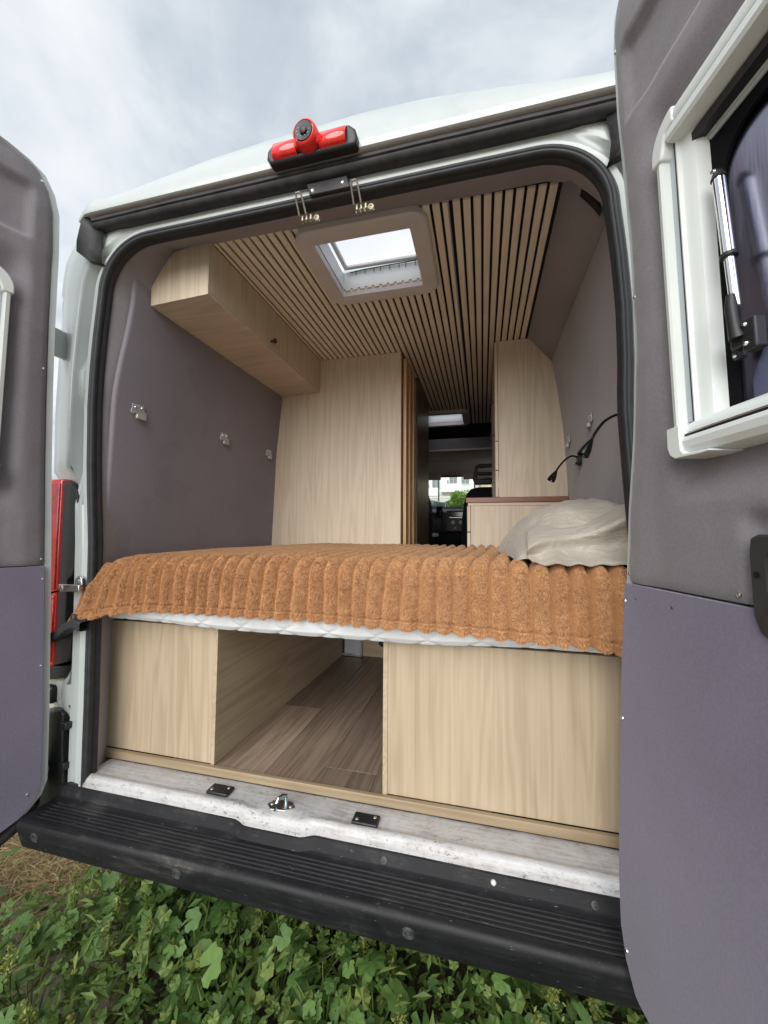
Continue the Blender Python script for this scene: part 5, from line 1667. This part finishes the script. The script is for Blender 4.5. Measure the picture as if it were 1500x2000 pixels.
def bush(x, y, r, h, lab):
    T_ = thing('bush', lab, 'bush', (x, y, BANK), 'bushes in front of the van')
    def smp():
        while True:
            p = Vector((RNG.uniform(-1, 1), RNG.uniform(-1, 1), RNG.uniform(0, 1)))
            if p.x ** 2 + p.y ** 2 + (p.z - 0.35) ** 2 / 0.5 < 1 + 0.5 * fnoise(p.x, p.y, p.z, 3):
                return Vector((x + p.x * r, y + p.y * r, BANK + p.z * h))
    leaf_cloud(1400, smp, 0.07, RNG).build('foliage', 'leaf_bush', T_, smooth=False, recalc=False)
    for k in range(4):
        MB().tube([(x, y, BANK), (x + RNG.uniform(-.3, .3) * r, y + RNG.uniform(-.3, .3) * r, BANK + h * 0.7)], [0.03, 0.01], 6).build('stem', 'bark', T_)


bush(-0.30, 11.6, 0.34, 1.35, 'yellow green bush in front of the red car')
bush(-0.15, 17.0, 0.9, 2.0, 'taller green bush behind the red car')

# ------------------------------------------------------------------ vegetation behind the van
def mallow_leaf(lobes=7, r=1.0):
    """fan leaf with rounded lobes, pleated along the veins."""
    vs = [(0, 0, -0.05)]
    n_ = lobes * 3
    span = 2 * pi * 0.88
    for ring, q in ((0, 0.55), (1, 1.0)):
        for k in range(n_ + 1):
            a = -span / 2 + span * k / n_
            e = abs(sin(pi * (k / n_) * lobes))
            rr = r * q * ((0.80 + 0.20 * e ** 0.6) if ring else 1.0) * (0.95 + 0.10 * ((k * 7) % 4) / 3)
            vs.append((rr * sin(a), rr * cos(a), 0.10 * r * q * (0.5 - e) + 0.16 * r * q * q * (abs(a) / pi) - 0.10 * r * q * q + 0.03))
    m1 = n_ + 1
    fs = [(0, k, k + 1) for k in range(1, m1)]
    fs += [(k, m1 + k, m1 + k + 1, k + 1) for k in range(1, m1)]
    return vs, fs


LEAFV, LEAFF = mallow_leaf()
leaf_me = []
for q in range(3):
    me = bpy.data.meshes.new('leaf')
    vs_, fs_ = mallow_leaf((7, 5, 7)[q])
    k_ = (1.0, 1.08, 0.92)[q]
    me.from_pydata([(x * k_, y, z + 0.10 * (x * x) * (q - 1)) for x, y, z in vs_], [], fs_)
    me.materials.append(MATS['leaf_mallow'])
    me.shade_smooth()
    leaf_me.append(me)


def rot_to(up, spin):
    q = Vector(up).normalized().to_track_quat('Z', 'Y')
    return (q.to_matrix().to_4x4() @ Matrix.Rotation(spin, 4, 'Z'))


def mallow(x, y, h, n, big):
    base = Vector((x, y, ground_h(x, y)))
    T_ = thing('mallow_plant', 'low mallow plant with round lobed green leaves below the black bumper', 'plant', base, 'mallow plants below the bumper')
    stems = MB()
    for k in range(n):
        a = RNG.uniform(0, 2 * pi)
        rr = RNG.uniform(0.02, 0.13) * (0.7 + big)
        hh = h * RNG.uniform(0.45, 1.0)
        tip = base + Vector((rr * cos(a), rr * sin(a), hh))
        mid = base + Vector((rr * 0.35 * cos(a), rr * 0.35 * sin(a), hh * 0.6))
        stems.tube([base, mid, tip], [0.003, 0.0022, 0.0015], 5, cap=False)
        up = Vector((0.45 * cos(a) + RNG.gauss(0, .25), 0.45 * sin(a) - 0.25 + RNG.gauss(0, .25), 1.0))
        s = RNG.uniform(0.013, 0.038) * (0.75 + 0.55 * big)
        o = bpy.data.objects.new('leaf', leaf_me[RNG.randrange(3)])
        COL.objects.link(o)
        o.parent = T_
        M_ = Matrix.Translation(tip - base) @ rot_to(up, RNG.uniform(0, 2 * pi)) @ Matrix.Scale(s, 4)
        o.matrix_local = M_
    stems.build('stem', 'leaf_weed', T_, recalc=False)


def bare(x, y):
    """0..1, how much dry bare soil shows here (left, behind the left door)."""
    d = math.hypot((x + 1.36) / 0.50, (y - 0.30) / 0.36)
    return max(0.0, 1 - d) ** 0.5 if d < 1 else 0.0


cnt = 0
while cnt < 105:
    x, y = RNG.uniform(-1.5, 1.0), RNG.uniform(-0.35, 0.65)
    if bare(x, y) > 0.15 and RNG.random() < 0.9:
        continue
    if x < -0.75 and RNG.random() < 0.45:
        continue
    d = (Vector((x, y, -0.4)) - CAM).length
    mallow(x, y, RNG.uniform(0.12, 0.28), RNG.randint(7, 11), RNG.uniform(0.2, 1.0))
    cnt += 1


def weed(x, y, h):
    base = Vector((x, y, ground_h(x, y)))
    T_ = thing('weed_plant', 'upright weed with a yellow green seed spike among the mallow leaves', 'plant', base, 'weeds with seed spikes')
    top = base + Vector((RNG.gauss(0, 0.02), RNG.gauss(0, 0.02) - 0.01, h))
    MB().tube([base, base.lerp(top, 0.5) + Vector((0.006, 0, 0)), top], [0.004, 0.003, 0.0015], 6, cap=False).build('stem', 'leaf_weed', T_, recalc=False)
    ax = (top - base).normalized()
    def smp():
        t_ = RNG.random()
        w_ = 0.013 * (1 - t_ * 0.75)
        return top - ax * (0.075 * (1 - t_)) + Vector((RNG.gauss(0, w_), RNG.gauss(0, w_), RNG.gauss(0, 0.004)))
    leaf_cloud(110, smp, 0.0052, RNG).build('seed_spike', 'leaf_spike', T_, smooth=False, recalc=False)
    m_ = MB()
    for k in range(16):
        t_ = RNG.uniform(0.35, 0.95)
        p = base.lerp(top, t_)
        a = RNG.uniform(0, 2 * pi)
        d = Vector((cos(a), sin(a), RNG.uniform(0.2, 0.9))).normalized()
        s_ = d.cross(Vector((0, 0, 1))).normalized()
        l = RNG.uniform(0.03, 0.055) * (1.3 - t_)
        up = s_.cross(d)
        m_.add([p, p + d * l * 0.45 + s_ * l * 0.2 + up * 0.003, p + d * l - up * 0.004, p + d * l * 0.45 - s_ * l * 0.2 + up * 0.003], [(0, 1, 2, 3)])
    m_.build('foliage', 'leaf_weed', T_, smooth=False, recalc=False)


for k in range(34):
    while True:
        x, y = RNG.uniform(-1.4, 0.95), RNG.uniform(-0.30, 0.45)
        if bare(x, y) < 0.1:
            break
    weed(x, y, RNG.uniform(0.17, 0.30))

# dense ground cover: thousands of small leaves of several shapes
vs, fs = [], []
for _ in range(34000):
    x, y = RNG.uniform(-2.6, 1.5), RNG.uniform(-0.9, 1.5)
    b0 = bare(x, y)
    if RNG.random() < b0 * 1.25:
        continue
    z = ground_h(x, y) + RNG.random() ** 1.1 * (0.03 + 0.20 * (1 - b0) * (0.5 + 0.5 * sstep(-1.6, -0.6, x)))
    s = RNG.uniform(0.008, 0.026)
    up = Vector((RNG.gauss(0, .55), RNG.gauss(0, .55) - 0.2, 1.0))
    M_ = Matrix.Translation((x, y, z)) @ rot_to(up, RNG.uniform(0, 2 * pi))
    o = len(vs)
    kind_ = RNG.random()
    if kind_ < 0.16:                       # grass blade
        l, w_ = s * RNG.uniform(2.0, 4.0), s * 0.09
        for p in ((-w_, 0, 0), (w_, 0, 0), (w_ * 0.8, l * 0.6, l * 0.25), (0, l, l * 0.15), (-w_ * 0.8, l * 0.6, l * 0.25)):
            vs.append(tuple(M_ @ Vector(p)))
        fs.append((o, o + 1, o + 2, o + 3, o + 4))
    elif kind_ < 0.55:
        rim = [(sin(a) * (1 if k % 2 else 0.8), cos(a) * (1 if k % 2 else 0.8), 0.12 if k % 2 else -0.06) for k, a in enumerate([-2.7 + 5.4 * i / 10 for i in range(11)])]
        for p in [(0, 0, 0)] + rim:
            vs.append(tuple(M_ @ (Vector(p) * s)))
        fs += [(o, o + k, o + k + 1) for k in range(1, 11)]
    else:
        l, w_ = s * 1.15, s * 0.36
        for p in ((0, -l, 0), (w_, -0.2 * l, 0.25 * w_), (0, l, -0.3 * w_), (-w_, -0.2 * l, 0.25 * w_)):
            vs.append(tuple(M_ @ Vector(p)))
        fs.append((o, o + 1, o + 2, o + 3))
m_ = MB()
m_.v, m_.f = vs, fs
g = m_.build('ground_cover', 'leaf_weed', None, smooth=False, recalc=False)
g['kind'] = 'stuff'
g['label'] = 'dense small green weeds covering the ground'
g['category'] = 'ground cover'

# dry straw on the bare patch
vs, fs = [], []
for _ in range(9000):
    x, y = RNG.gauss(-1.38, 0.36), RNG.gauss(0.30, 0.28)
    if RNG.random() > 0.25 + bare(x, y):
        continue
    z = ground_h(x, y) + RNG.uniform(0.002, 0.03)
    a = RNG.uniform(0, 2 * pi)
    l = RNG.uniform(0.02, 0.09)
    d = Vector((cos(a), sin(a), RNG.gauss(0, 0.18))) * l
    s_ = Vector((-sin(a), cos(a), RNG.gauss(0, .3))) * RNG.uniform(0.0006, 0.0016)
    p = Vector((x, y, z))
    o = len(vs)
    vs += [tuple(p - s_), tuple(p + s_), tuple(p + d * 0.55 + s_ + Vector((0, 0, 0.006))), tuple(p + d), tuple(p + d * 0.55 - s_ + Vector((0, 0, 0.006)))]
    fs.append((o, o + 1, o + 2, o + 3, o + 4))
m_ = MB()
m_.v, m_.f = vs, fs
g = m_.build('dry_straw', 'straw', None, smooth=False, recalc=False)
g['kind'] = 'stuff'
g['label'] = 'dry straw scattered on the bare soil patch'
g['category'] = 'straw'
